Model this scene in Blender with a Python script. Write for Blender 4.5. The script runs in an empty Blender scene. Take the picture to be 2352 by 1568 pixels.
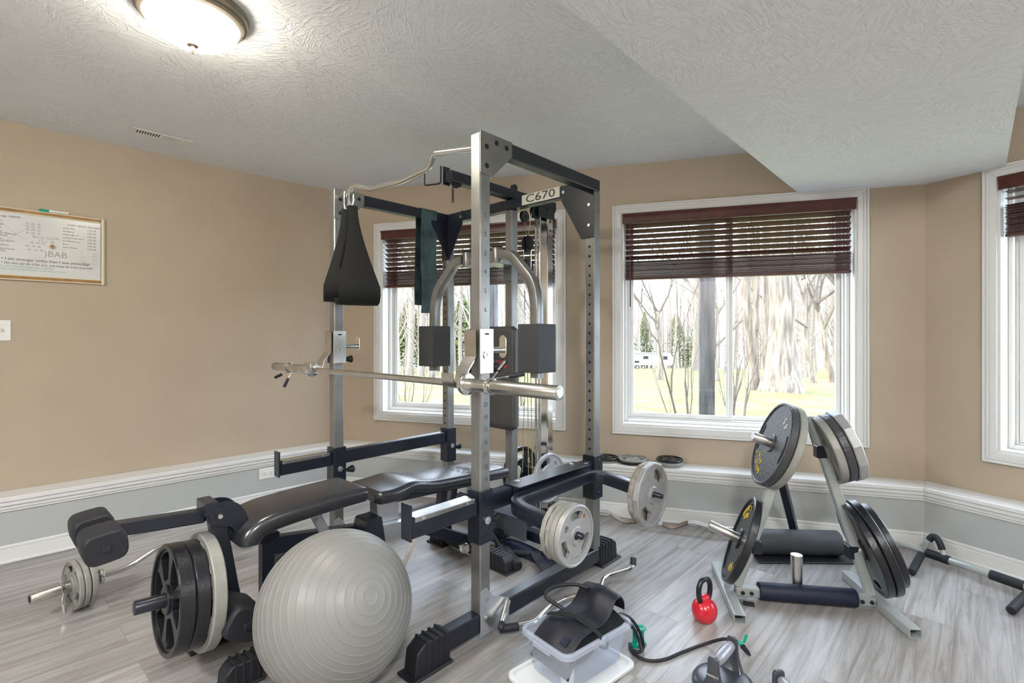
import bpy, bmesh, math, random
from mathutils import Vector, Matrix
random.seed(7)
C = bpy.context.scene.collection
S = bpy.context.scene
V = Vector
PI = math.pi

# ---------------------------------------------------------------- camera
CAM_H = 1.26; FPX = 1162.0
cam_d = bpy.data.cameras.new('camera'); cam = bpy.data.objects.new('camera', cam_d); C.objects.link(cam)
cam.location = (0, 0, CAM_H); cam.rotation_euler = (PI/2, 0, 0)
cam_d.sensor_width = 36.0; cam_d.lens = FPX/2352*36.0; cam_d.shift_y = -12/2352
cam_d.clip_start = 0.05; cam_d.clip_end = 400
S.camera = cam
# ---------------------------------------------------------------- world / sun / exposure
wd = bpy.data.worlds.new('sky'); S.world = wd; wd.use_nodes = True
bg = wd.node_tree.nodes['Background']
bg.inputs['Color'].default_value = (0.70, 0.83, 1.0, 1); bg.inputs['Strength'].default_value = 5.2
sun_d = bpy.data.lights.new('sun', 'SUN'); sun = bpy.data.objects.new('sun', sun_d); C.objects.link(sun)
sun_d.energy = 5.5; sun_d.angle = math.radians(1.0); sun_d.color = (1.0, 0.86, 0.64)
sun.rotation_euler = V((0.93, -0.28, -0.42)).to_track_quat('-Z', 'Y').to_euler()
S.view_settings.view_transform = 'Standard'; S.view_settings.look = 'None'
S.view_settings.gamma = 1.0; S.view_settings.use_curve_mapping = False
S.view_settings.exposure = 0.93

# ---------------------------------------------------------------- materials
def mat(name, col, rough=.5, metal=0., bump=0., bscale=60., var=0., vscale=8., spec=.5, coat=0., col2=None, dist=.002):
    m = bpy.data.materials.new(name); m.use_nodes = True
    nt = m.node_tree; b = nt.nodes['Principled BSDF']
    b.inputs['Base Color'].default_value = (*col, 1); b.inputs['Roughness'].default_value = rough
    b.inputs['Metallic'].default_value = metal; b.inputs['Specular IOR Level'].default_value = spec
    b.inputs['Coat Weight'].default_value = coat; b.inputs['Coat Roughness'].default_value = .15
    tc = nt.nodes.new('ShaderNodeTexCoord')
    if var or col2:
        n = nt.nodes.new('ShaderNodeTexNoise'); n.inputs['Scale'].default_value = vscale; n.inputs['Detail'].default_value = 6
        r = nt.nodes.new('ShaderNodeValToRGB'); r.color_ramp.elements[0].position = .35; r.color_ramp.elements[1].position = .68
        c2 = col2 or tuple(min(1, c*(1+var)) for c in col); c1 = col if col2 else tuple(c*(1-var) for c in col)
        r.color_ramp.elements[0].color = (*c1, 1); r.color_ramp.elements[1].color = (*c2, 1)
        nt.links.new(tc.outputs['Object'], n.inputs['Vector']); nt.links.new(n.outputs['Fac'], r.inputs['Fac'])
        nt.links.new(r.outputs['Color'], b.inputs['Base Color'])
    if bump:
        n = nt.nodes.new('ShaderNodeTexNoise'); n.inputs['Scale'].default_value = bscale; n.inputs['Detail'].default_value = 4
        bn = nt.nodes.new('ShaderNodeBump'); bn.inputs['Strength'].default_value = bump; bn.inputs['Distance'].default_value = dist
        nt.links.new(tc.outputs['Object'], n.inputs['Vector']); nt.links.new(n.outputs['Fac'], bn.inputs['Height'])
        nt.links.new(bn.outputs['Normal'], b.inputs['Normal'])
    return m
def emis(name, col, st):
    m = bpy.data.materials.new(name); m.use_nodes = True
    b = m.node_tree.nodes['Principled BSDF']; b.inputs['Base Color'].default_value = (*col, 1)
    b.inputs['Emission Color'].default_value = (*col, 1); b.inputs['Emission Strength'].default_value = st
    return m
M = {}
M['tan'] = mat('tan_wall_paint', (.44, .362, .27), .55, bump=.25, bscale=90, var=.03, vscale=2.5)
M['grey'] = mat('grey_wall_paint', (.44, .46, .455), .5, bump=.2, bscale=90)
M['trim'] = mat('white_trim_paint', (.73, .73, .715), .35)
M['vinyl_frame'] = mat('white_vinyl', (.76, .75, .72), .35)
M['silver'] = mat('silver_steel_paint', (.27, .272, .265), .34, .65, bump=.12, bscale=300, var=.22, vscale=5)
M['black'] = mat('black_steel_paint', (.011, .014, .024), .30, .0, bump=.1, bscale=300, spec=.6)
M['chrome'] = mat('chrome', (.78, .78, .76), .13, 1.0)
M['brushed'] = mat('brushed_steel', (.62, .61, .58), .27, 1.0, var=.1, vscale=20)
M['satin'] = mat('satin_aluminium', (.66, .67, .68), .3, .9)
M['greycast'] = mat('grey_cast_iron', (.31, .31, .28), .5, .25, bump=.35, bscale=120, var=.12, vscale=14)
M['silvercast'] = mat('silver_cast_iron', (.40, .40, .40), .4, .35, bump=.4, bscale=130, var=.08, vscale=14)
M['worncast'] = mat('worn_silver_cast_iron', (.20, .15, .095), .55, .2, bump=.4, bscale=110, col2=(.42, .41, .39), vscale=16)
M['blackcast'] = mat('black_cast_iron', (.013, .014, .018), .30, .1, bump=.5, bscale=110, spec=.6)
M['graycast'] = mat('dark_grey_cast_iron', (.07, .073, .078), .34, .35, bump=.8, bscale=60, dist=.005)
M['rubber'] = mat('black_rubber', (.013, .014, .018), .55, bump=.1, bscale=200)
M['foam'] = mat('black_foam', (.010, .011, .016), .62, bump=.2, bscale=260)
M['greyfoam'] = mat('charcoal_foam', (.045, .048, .052), .6, bump=.2, bscale=260)
M['navyfoam'] = mat('navy_foam', (.006, .010, .032), .6, bump=.3, bscale=160)
M['vinyl'] = mat('black_vinyl', (.020, .021, .026), .24, bump=.3, bscale=130, spec=.9)
M['padvinyl'] = mat('charcoal_vinyl', (.055, .056, .054), .45, bump=.2, bscale=160)
M['ball'] = mat('grey_ball_vinyl', (.235, .235, .222), .40, bump=.08, bscale=40, spec=.4)
M['mahogany'] = mat('mahogany_wood', (.075, .017, .013), .35, var=.25, vscale=14, spec=.5)
M['red'] = mat('red_enamel', (.62, .012, .03), .25, coat=.5)
M['green'] = mat('green_plastic', (.0, .36, .24), .35)
M['redrubber'] = mat('red_plastic', (.7, .08, .04), .4)
M['teal'] = mat('teal_latex', (.045, .085, .09), .6, var=.5, vscale=9, bump=.2, bscale=30)
M['cloth'] = mat('black_nylon', (.005, .006, .006), .75, bump=.4, bscale=300)
M['neoprene'] = mat('black_neoprene', (.011, .012, .019), .5, bump=.35, bscale=240)
M['board'] = mat('whiteboard_enamel', (.66, .67, .65), .2, var=.05, vscale=4)
M['ivory'] = mat('ivory_plastic', (.70, .65, .50), .4)
M['oak'] = mat('gold_oak_veneer', (.33, .17, .05), .45, var=.25, vscale=18)
M['plate_white'] = mat('white_plastic', (.80, .80, .77), .35)
M['bronze'] = mat('brushed_nickel', (.30, .255, .21), .35, .6, var=.08, vscale=12)
M['treegrey'] = mat('pale_grey_steel_paint', (.38, .41, .40), .32, .2, var=.05, vscale=9)
M['rustbar'] = mat('rusty_steel', (.13, .075, .045), .5, .7, col2=(.5, .46, .4), vscale=7)
M['ink'] = mat('black_ink', (.03, .03, .03), .5)
M['fadeink'] = mat('faded_ink', (.33, .34, .34), .5)
M['greenink'] = mat('green_ink', (.2, .42, .36), .5)
M['numink'] = mat('dark_grey_ink', (.07, .075, .08), .5)
M['yellow'] = mat('yellow_paint', (.72, .50, .03), .45)
M['redink'] = mat('red_print', (.65, .03, .02), .5)
M['cream'] = mat('cream_label', (.62, .63, .54), .4)
M['cable'] = mat('yellowed_cable', (.42, .38, .20), .4)
M['dark'] = mat('dark_cavity', (.012, .012, .012), .8)
M['tread'] = mat('diamond_plate_paint', (.20, .22, .27), .3, .6)
M['lamp_glass'] = emis('lit_lamp_glass', (1.0, .91, .76), 34.0)
M['lamp_glass_bright'] = emis('bright_lit_lamp_glass', (.95, .975, 1.0), 175.0)  # strong glow for the added out-of-view lamps that lift the room
M['lamp_glass_soft'] = emis('soft_lit_lamp_glass', (.95, .975, 1.0), 38.0)  # weaker glow for the added fill lamp on the right
M['sticker'] = mat('sticker', (.75, .72, .68), .5)

def clear_plastic(name, col, a, rough):
    m = bpy.data.materials.new(name); m.use_nodes = True; nt = m.node_tree
    b = nt.nodes['Principled BSDF']; b.inputs['Base Color'].default_value = (*col, 1); b.inputs['Roughness'].default_value = rough
    t = nt.nodes.new('ShaderNodeBsdfTransparent'); t.inputs['Color'].default_value = (.95, .97, 1, 1)
    mx = nt.nodes.new('ShaderNodeMixShader'); mx.inputs['Fac'].default_value = a
    nt.links.new(t.outputs[0], mx.inputs[1]); nt.links.new(b.outputs[0], mx.inputs[2])
    nt.links.new(mx.outputs[0], nt.nodes['Material Output'].inputs['Surface'])
    return m
M['clear'] = clear_plastic('frosted_clear_plastic', (.84, .90, 1.0), .20, .2)
M['milky'] = clear_plastic('milky_plastic', (.82, .83, .82), .85, .35)
def glass():
    m = bpy.data.materials.new('window_glass'); m.use_nodes = True; nt = m.node_tree
    t = nt.nodes.new('ShaderNodeBsdfTransparent'); g = nt.nodes.new('ShaderNodeBsdfGlossy'); g.inputs['Roughness'].default_value = .02
    mx = nt.nodes.new('ShaderNodeMixShader'); mx.inputs['Fac'].default_value = .05
    nt.links.new(t.outputs[0], mx.inputs[1]); nt.links.new(g.outputs[0], mx.inputs[2])
    nt.links.new(mx.outputs[0], nt.nodes['Material Output'].inputs['Surface']); return m
M['glass'] = glass()

def ceiling_mat():
    m = mat('textured_ceiling_paint', (.79, .81, .84), .6); nt = m.node_tree; b = nt.nodes['Principled BSDF']; L = nt.links.new
    tc = nt.nodes.new('ShaderNodeTexCoord')
    hs = []
    for k, (vs, ofs) in enumerate(((3.6, 0.), (5.2, 3.7))):
        v = nt.nodes.new('ShaderNodeTexVoronoi'); v.inputs['Scale'].default_value = vs
        sx = nt.nodes.new('ShaderNodeSeparateColor'); mu = nt.nodes.new('ShaderNodeMath'); mu.operation = 'MULTIPLY'; mu.inputs[1].default_value = 6.28
        vr = nt.nodes.new('ShaderNodeVectorRotate'); vr.rotation_type = 'Z_AXIS'; vr.inputs['Center'].default_value = (ofs, 0, 0)
        mp = nt.nodes.new('ShaderNodeMapping'); mp.inputs['Scale'].default_value = (14, 80, 1)
        n = nt.nodes.new('ShaderNodeTexNoise'); n.inputs['Scale'].default_value = 1.0; n.inputs['Detail'].default_value = 2; n.inputs['Distortion'].default_value = .6
        r = nt.nodes.new('ShaderNodeValToRGB'); r.color_ramp.elements[0].position = .54; r.color_ramp.elements[1].position = .64
        L(tc.outputs['Object'], v.inputs['Vector']); L(v.outputs['Color'], sx.inputs[0]); L(sx.outputs[k], mu.inputs[0]); L(mu.outputs[0], vr.inputs['Angle'])
        L(tc.outputs['Object'], vr.inputs['Vector']); L(vr.outputs[0], mp.inputs['Vector']); L(mp.outputs[0], n.inputs['Vector']); L(n.outputs['Fac'], r.inputs['Fac']); hs.append(r)
    ad = nt.nodes.new('ShaderNodeMath'); ad.operation = 'MAXIMUM'; L(hs[0].outputs['Color'], ad.inputs[0]); L(hs[1].outputs['Color'], ad.inputs[1])
    bn = nt.nodes.new('ShaderNodeBump'); bn.inputs['Strength'].default_value = .6; bn.inputs['Distance'].default_value = .005
    L(ad.outputs[0], bn.inputs['Height']); L(bn.outputs['Normal'], b.inputs['Normal'])
    return m
M['ceiling'] = ceiling_mat()
def floor_mat():
    m = mat('grey_vinyl_plank', (.4, .38, .36), .33); nt = m.node_tree; b = nt.nodes['Principled BSDF']; L = nt.links.new
    tc = nt.nodes.new('ShaderNodeTexCoord')
    mp = nt.nodes.new('ShaderNodeMapping'); mp.vector_type = 'POINT'
    # plank frame: boards run along the rack direction
    mp.inputs['Rotation'].default_value = (0, 0, math.radians(-47.5))
    off = nt.nodes.new('ShaderNodeVectorMath'); off.operation = 'ADD'; off.inputs[1].default_value = (.3, PLANK_OFF, 0)
    br = nt.nodes.new('ShaderNodeTexBrick'); br.offset = .37; br.inputs['Scale'].default_value = 1.0
    br.inputs['Brick Width'].default_value = 1.22; br.inputs['Row Height'].default_value = .179
    br.inputs['Mortar Size'].default_value = .0012; br.inputs['Mortar Smooth'].default_value = .3; br.inputs['Bias'].default_value = 0
    br.inputs['Color1'].default_value = (0, 0, 0, 1); br.inputs['Color2'].default_value = (1, 1, 1, 1); br.inputs['Mortar'].default_value = (.5, .5, .5, 1)
    L(tc.outputs['Object'], mp.inputs['Vector']); L(mp.outputs[0], off.inputs[0]); L(off.outputs[0], br.inputs['Vector'])
    # grain
    sc = nt.nodes.new('ShaderNodeMapping'); sc.inputs['Scale'].default_value = (1.2, 19, 1)
    ad = nt.nodes.new('ShaderNodeVectorMath'); ad.operation = 'MULTIPLY_ADD'; ad.inputs[1].default_value = (0, 0, 7)
    L(br.outputs['Color'], ad.inputs[0]); L(off.outputs[0], sc.inputs['Vector']); L(sc.outputs[0], ad.inputs[2])
    n = nt.nodes.new('ShaderNodeTexNoise'); n.inputs['Scale'].default_value = 1.7; n.inputs['Detail'].default_value = 9; n.inputs['Roughness'].default_value = .68; n.inputs['Distortion'].default_value = .5
    L(ad.outputs[0], n.inputs['Vector'])
    r = nt.nodes.new('ShaderNodeValToRGB'); e = r.color_ramp.elements
    e[0].position = .25; e[0].color = (.15, .128, .11, 1); e[1].position = .72; e[1].color = (.43, .42, .415, 1)
    k = e.new(.42); k.color = (.26, .24, .222, 1); k = e.new(.55); k.color = (.345, .33, .318, 1)
    L(n.outputs['Fac'], r.inputs['Fac'])
    hs = nt.nodes.new('ShaderNodeHueSaturation'); mr = nt.nodes.new('ShaderNodeMapRange')
    mr.inputs['To Min'].default_value = .84; mr.inputs['To Max'].default_value = 1.12
    L(br.outputs['Color'], mr.inputs['Value']); L(mr.outputs[0], hs.inputs['Value']); L(r.outputs['Color'], hs.inputs['Color'])
    mx = nt.nodes.new('ShaderNodeMix'); mx.data_type = 'RGBA'; mx.inputs['B'].default_value = (.20, .18, .17, 1)
    L(br.outputs['Fac'], mx.inputs['Factor']); L(hs.outputs[0], mx.inputs['A']); L(mx.outputs['Result'], b.inputs['Base Color'])
    # fine cross-sawn ripple
    sw = nt.nodes.new('ShaderNodeMapping'); sw.inputs['Scale'].default_value = (160, 14, 1)
    L(off.outputs[0], sw.inputs['Vector'])
    n2 = nt.nodes.new('ShaderNodeTexNoise'); n2.inputs['Scale'].default_value = 1; n2.inputs['Detail'].default_value = 2
    L(sw.outputs[0], n2.inputs['Vector'])
    bn = nt.nodes.new('ShaderNodeBump'); bn.inputs['Strength'].default_value = .22; bn.inputs['Distance'].default_value = .0015
    L(n2.outputs['Fac'], bn.inputs['Height']); L(bn.outputs['Normal'], b.inputs['Normal'])
    return m

# ---------------------------------------------------------------- mesh helpers
def merge(bm, tmp, mtx=None):
    if mtx is not None: bmesh.ops.transform(tmp, matrix=mtx, verts=tmp.verts)
    me = bpy.data.meshes.new('t'); tmp.to_mesh(me); tmp.free(); bm.from_mesh(me); bpy.data.meshes.remove(me)
    return bm
def B(): return bmesh.new()
def basis(d, up=(0, 0, 1)):
    z = V(d).normalized(); u = V(up)
    if abs(z.dot(u.normalized())) > .999: u = V((0, 1, 0)) if abs(z.y) < .9 else V((1, 0, 0))
    x = u.cross(z).normalized(); y = z.cross(x)
    return Matrix((x, y, z)).transposed().to_4x4()
def box(bm, c, s, rot=None, bev=0., seg=1):
    t = B(); bmesh.ops.create_cube(t, size=1); bmesh.ops.scale(t, vec=V(s), verts=t.verts)
    if bev: bmesh.ops.bevel(t, geom=t.edges[:], offset=bev, segments=seg, affect='EDGES', profile=.5)
    m = Matrix.Translation(V(c)) @ (rot.to_4x4() if rot else Matrix.Identity(4))
    return merge(bm, t, m)
def bx(bm, x0, x1, y0, y1, z0, z1, bev=0., seg=1):
    return box(bm, ((x0+x1)/2, (y0+y1)/2, (z0+z1)/2), (abs(x1-x0), abs(y1-y0), abs(z1-z0)), None, bev, seg)
def bar(bm, p0, p1, w, h, up=(0, 0, 1), bev=.004, seg=1):
    p0 = V(p0); p1 = V(p1); d = p1-p0
    t = B(); bmesh.ops.create_cube(t, size=1); bmesh.ops.scale(t, vec=(w, h, d.length), verts=t.verts)
    if bev: bmesh.ops.bevel(t, geom=t.edges[:], offset=bev, segments=seg, affect='EDGES', profile=.5)
    return merge(bm, t, Matrix.Translation((p0+p1)/2) @ basis(d, up))
def cyl(bm, p0, p1, r, r2=None, seg=24, bev=0.):
    p0 = V(p0); p1 = V(p1); d = p1-p0; r2 = r if r2 is None else r2
    t = B(); bmesh.ops.create_cone(t, cap_ends=True, segments=seg, radius1=r, radius2=r2, depth=d.length)
    if bev:
        es = [e for e in t.edges if abs(e.verts[0].co.z-e.verts[1].co.z) < 1e-6]
        bmesh.ops.bevel(t, geom=es, offset=bev, segments=2, affect='EDGES', profile=.5)
    return merge(bm, t, Matrix.Translation((p0+p1)/2) @ basis(d))
def sph(bm, c, r, s=(1, 1, 1), seg=20):
    t = B(); bmesh.ops.create_uvsphere(t, u_segments=seg, v_segments=seg//2+2, radius=r); bmesh.ops.scale(t, vec=V(s), verts=t.verts)
    return merge(bm, t, Matrix.Translation(V(c)))
def lathe(bm, prof, seg=48, mtx=None, closed=False):
    t = B(); rings = []
    for r, z in prof:
        if r < 1e-6: rings.append([t.verts.new((0, 0, z))])
        else: rings.append([t.verts.new((r*math.cos(2*PI*(i+.5)/seg), r*math.sin(2*PI*(i+.5)/seg), z)) for i in range(seg)])
    n = len(rings); prs = [(i, i+1) for i in range(n-1)] + ([(n-1, 0)] if closed else [])
    for a, b in prs:
        A_, B_ = rings[a], rings[b]
        for i in range(seg):
            j = (i+1) % seg
            f = [A_[i % len(A_)], A_[j % len(A_)], B_[j % len(B_)], B_[i % len(B_)]]
            u = []
            for v in f:
                if v not in u: u.append(v)
            if len(u) > 2:
                try: t.faces.new(u)
                except ValueError: pass
    bmesh.ops.recalc_face_normals(t, faces=t.faces)
    return merge(bm, t, mtx)
def fillet(pts, r, n=6):
    pts = [V(p) for p in pts]; out = [pts[0]]
    for i in range(1, len(pts)-1):
        p = pts[i]; a = pts[i-1]-p; b = pts[i+1]-p; rr = min(r, a.length*.49, b.length*.49)
        s = p+a.normalized()*rr; e = p+b.normalized()*rr
        for k in range(n+1):
            t = k/n; out.append(s*(1-t)**2+p*2*t*(1-t)+e*t*t)
    out.append(pts[-1]); return out
def smooth(pts, n=6, closed=False):
    pts = [V(p) for p in pts]; out = []; m = len(pts)
    g = (lambda i: pts[i % m]) if closed else (lambda i: pts[max(0, min(m-1, i))])
    for i in range(m if closed else m-1):
        a, b, c, d = g(i-1), g(i), g(i+1), g(i+2)
        for k in range(n):
            t = k/n
            out.append(.5*((2*b)+(c-a)*t+(2*a-5*b+4*c-d)*t*t+(3*b-a-3*c+d)*t*t*t))
    if not closed: out.append(pts[-1])
    return out
def loft(bm, loops, closed=False, caps=True):
    t = B(); R = [[t.verts.new(p) for p in l] for l in loops]; n = len(R[0])
    for a in range(len(R)-(0 if closed else 1)):
        P, Q = R[a], R[(a+1) % len(R)]
        for i in range(n):
            t.faces.new((P[i], P[(i+1) % n], Q[(i+1) % n], Q[i]))
    if caps and not closed:
        t.faces.new(R[0][::-1]); t.faces.new(R[-1])
    bmesh.ops.recalc_face_normals(t, faces=t.faces)
    return merge(bm, t)
def circ(r, n=14, ry=None): return [(r*math.cos(2*PI*i/n), (ry or r)*math.sin(2*PI*i/n)) for i in range(n)]
def rrect(w, h, r, n=3):
    o = []
    for cx, cy, a0 in ((w/2-r, h/2-r, 0), (-w/2+r, h/2-r, 90), (-w/2+r, -h/2+r, 180), (w/2-r, -h/2+r, 270)):
        for k in range(n+1):
            a = math.radians(a0+90*k/n); o.append((cx+r*math.cos(a), cy+r*math.sin(a)))
    return o
def sweep(bm, pts, prof, up=None, closed=False):
    pts = [V(p) for p in pts]; n = len(pts); loops = []; x = None
    for i in range(n):
        if closed: d = pts[(i+1) % n]-pts[i-1]
        else: d = pts[min(i+1, n-1)]-pts[max(i-1, 0)]
        d.normalize()
        if up is not None: x = V(up).cross(d).normalized()
        elif x is None: x = basis(d).to_3x3().col[0].copy()
        else: x = (x-d*x.dot(d)).normalized()
        y = d.cross(x); pf = prof(i/(n-1)) if callable(prof) else prof
        loops.append([pts[i]+x*a+y*b for a, b in pf])
    return loft(bm, loops, closed)
def pipe(bm, pts, r, seg=12, closed=False): return sweep(bm, pts, circ(r, seg), None, closed)
def prism(bm, poly, z0, z1, mtx=None, bev=0.):
    t = B(); lo = [t.verts.new((x, y, z0)) for x, y in poly]; hi = [t.verts.new((x, y, z1)) for x, y in poly]; n = len(poly)
    t.faces.new(lo[::-1]); t.faces.new(hi)
    for i in range(n): t.faces.new((lo[i], lo[(i+1) % n], hi[(i+1) % n], hi[i]))
    bmesh.ops.recalc_face_normals(t, faces=t.faces)
    if bev: bmesh.ops.bevel(t, geom=[e for e in t.edges], offset=bev, segments=1, affect='EDGES')
    return merge(bm, t, mtx)
def fr(o, x, y, z):
    m = Matrix((V(x), V(y), V(z))).transposed().to_4x4(); m.translation = V(o); return m

def _curve_mesh(cd):
    ob = bpy.data.objects.new('c', cd); C.objects.link(ob)
    dg = bpy.context.evaluated_depsgraph_get()
    me = bpy.data.meshes.new_from_object(ob.evaluated_get(dg)); bpy.data.objects.remove(ob); bpy.data.curves.remove(cd)
    return me
def holes(bm, loops, th, mtx=None, bev=0.):
    cd = bpy.data.curves.new('c', 'CURVE'); cd.dimensions = '2D'; cd.fill_mode = 'BOTH'; cd.extrude = th/2-bev; cd.bevel_depth = bev
    for l in loops:
        s = cd.splines.new('POLY'); s.points.add(len(l)-1); s.use_cyclic_u = True
        for p, q in zip(s.points, l): p.co = (q[0], q[1], 0, 1)
    me = _curve_mesh(cd)
    if mtx is not None: me.transform(mtx)
    bm.from_mesh(me); bpy.data.meshes.remove(me); return bm
def text(bm, s, size, mtx, ext=.0006, sx=1., align='CENTER', off=0.):
    cd = bpy.data.curves.new('f', 'FONT'); cd.body = s; cd.size = size; cd.extrude = ext; cd.align_x = align; cd.align_y = 'CENTER'; cd.offset = off; cd.resolution_u = 3
    me = _curve_mesh(cd); me.transform(mtx @ Matrix.Diagonal((sx, 1, 1, 1)))
    bm.from_mesh(me); bpy.data.meshes.remove(me); return bm

# ---------------------------------------------------------------- objects
MX = {}
def fin(o, bm, m, ang=28):
    me = bpy.data.meshes.new(o); bm.to_mesh(me); bm.free()
    for mm in (m if isinstance(m, (list, tuple)) else [m]): me.materials.append(mm if not isinstance(mm, str) else M[mm])
    me.shade_smooth(); me.set_sharp_from_angle(angle=math.radians(ang))
    ob = bpy.data.objects.new(o, me); C.objects.link(ob); return ob
def mxof(p):
    return MX.get(p.name, Matrix.Identity(4)) if p else Matrix.Identity(4)
def part(name, bm, m, parent, world=False, label=None, ang=28):
    if world: bmesh.ops.transform(bm, matrix=mxof(parent).inverted(), verts=bm.verts)
    ob = fin(name, bm, m, ang); ob.parent = parent; MX[ob.name] = mxof(parent).copy()
    if label: ob['label'] = label
    return ob
def tag(o, label, cat, group=None):
    o['label'] = label; o['category'] = cat
    if group: o['group'] = group
    return o
def thing(name, label, cat, loc=(0, 0, 0), rz=0., group=None, mtx=None):
    o = bpy.data.objects.new(name, None); o.empty_display_size = .1; C.objects.link(o)
    m = mtx if mtx is not None else Matrix.Translation(V(loc)) @ Matrix.Rotation(rz, 4, 'Z')
    o.matrix_world = m; MX[o.name] = m.copy()
    return tag(o, label, cat, group)
def single(name, bm, m, label, cat, loc=(0, 0, 0), rz=0., group=None, world=False, ang=28, mtx=None):
    mt = mtx if mtx is not None else Matrix.Translation(V(loc)) @ Matrix.Rotation(rz, 4, 'Z')
    if world: bmesh.ops.transform(bm, matrix=mt.inverted(), verts=bm.verts)
    ob = fin(name, bm, m, ang); ob.matrix_world = mt; MX[ob.name] = mt.copy(); return tag(ob, label, cat, group)
def struct(name, bm, m, parent=None, ang=28):
    ob = fin(name, bm, m, ang)
    if parent: ob.parent = parent
    else: ob['kind'] = 'structure'
    return ob
def dup(o, mtx=None, parent=None, label=None):
    c = o.copy(); C.objects.link(c); c.parent = parent
    if mtx is not None: c.matrix_world = mtx
    if label: c['label'] = label
    for ch in o.children: dup(ch, None, c)
    return c

def at(px, py, z=0.):
    """point of the horizontal plane z seen at a pixel of the photograph"""
    t = (CAM_H-z)/((py-772.0)/FPX); return V(((px-1176.0)/FPX*t, t, z))
def atY(px, py, Y): return V(((px-1176.0)/FPX*Y, Y, CAM_H-(py-772.0)/FPX*Y))

TH = math.radians(42.5)
RACK = Matrix.Translation((-.131, 2.09, 0)) @ Matrix.Rotation(-TH, 4, 'Z')   # rack frame: x to the right, y away, z up
def RL(x, y, z=0.): return RACK @ V((x, y, z))
_o = Matrix.Rotation(math.radians(47.5-90), 4, 'Z')
PLANK_OFF = 0.
_p = Matrix.Rotation(math.radians(-47.5), 4, 'Z') @ RL(.366, 0, 0)
PLANK_OFF = -_p.y
M['floor'] = floor_mat()
# ---------------------------------------------------------------- the room
CEIL = 2.50; LEDGE = .37; LD = .15
P2 = [V((-1.463-.7052*5.6, 4.38-.7090*5.6)), V((-1.463, 4.38)), V((2.549, 3.124)), V((2.549+.4572*1.96, 3.124-.8894*1.96)), V((2.20, -2.1))]
def outn(a, b): d = (b-a).normalized(); return V((-d.y, d.x))
N2 = len(P2)
def off_pt(i, w):
    """corner i of the room outline moved outward by w, mitred"""
    a, b, c = P2[i-1], P2[i], P2[(i+1) % N2]
    n1, n2 = outn(a, b), outn(b, c); m = (n1+n2); m = m/m.dot(n1); return b+m*w
def foot(u0, u1, i, w0, w1):
    """footprint of wall i (corner i to i+1) between u0 and u1; None = mitred end"""
    a, b = P2[i], P2[(i+1) % N2]; d = (b-a).normalized(); n = outn(a, b); r = []
    for u, w, k in ((u0, w0, i), (u1, w0, (i+1) % N2), (u1, w1, (i+1) % N2), (u0, w1, i)):
        r.append(off_pt(k, w) if u is None else a+d*u+n*w)
    return [(p.x, p.y) for p in r]
def wallframe(i, u=0, z=0, w=0):
    a, b = P2[i], P2[(i+1) % N2]; d = (b-a).normalized(); n = outn(a, b); o = a+d*u+n*w
    return fr((o.x, o.y, z), (d.x, d.y, 0), (0, 0, 1), (-n.x*1, -n.y*1, 0)) if False else Matrix(((d.x, n.x, 0, o.x), (d.y, n.y, 0, o.y), (0, 0, 1, z), (0, 0, 0, 1)))
WT = .20
WIN = {1: [(.382, 1.892, .618, 2.143), (2.365, 3.841, .618, 2.143)], 2: [(.345, 1.75, .618, 2.143)]}
names = ['left', 'back', 'right', 'front', 'rear']
for i in range(N2):
    t = B(); ops = WIN.get(i, [])
    zb, zt = (ops[0][2], ops[0][3]) if ops else (1.2, 1.3)
    prism(t, foot(None, None, i, 0, WT), 0, zb); prism(t, foot(None, None, i, 0, WT), zt, CEIL+.1)
    us = [None]+[x for o in ops for x in (o[0], o[1])]+[None]
    for k in range(0, len(us), 2): prism(t, foot(us[k], us[k+1], i, 0, WT), zb, zt)
    nup = len(t.faces)
    prism(t, foot(None, None, i, -LD, -.0005), 0, LEDGE-.026)
    t.faces.ensure_lookup_table()
    for f in t.faces[nup:]: f.material_index = 1
    struct('wall_'+names[i], t, ['tan', 'grey'])
    # ledge board with its stepped moulding, and the baseboard
    t = B()
    for w, z0, z1 in ((-.182, LEDGE-.026, LEDGE),): prism(t, foot(None, None, i, w, -.0005), z0, z1, bev=.004)
    for w, z0, z1 in ((-.175, .322, .3435), (-.165, .300, .3215), (-.158, .285, .2995)):
        prism(t, foot(None, None, i, w, -LD-.0005), z0, z1, bev=.002)
    struct('trim_%d' % (i+1), t, 'trim')
    t = B()
    prism(t, foot(None, None, i, -LD-.013, -LD-.0005), 0, .080, bev=.002); prism(t, foot(None, None, i, -LD-.010, -LD-.0005), .080, .100, bev=.004)
    prism(t, foot(None, None, i, -LD-.022, -LD-.0135), 0, .018, bev=.004)
    struct('baseboard_'+names[i], t, 'trim')
t = B(); prism(t, [tuple(off_pt(k, WT)) for k in range(N2)], -.12, 0); struct('floor', t, 'floor')
t = B(); prism(t, [tuple(off_pt(k, WT)) for k in range(N2)], CEIL, CEIL+.1); struct('ceiling', t, 'ceiling')
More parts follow.
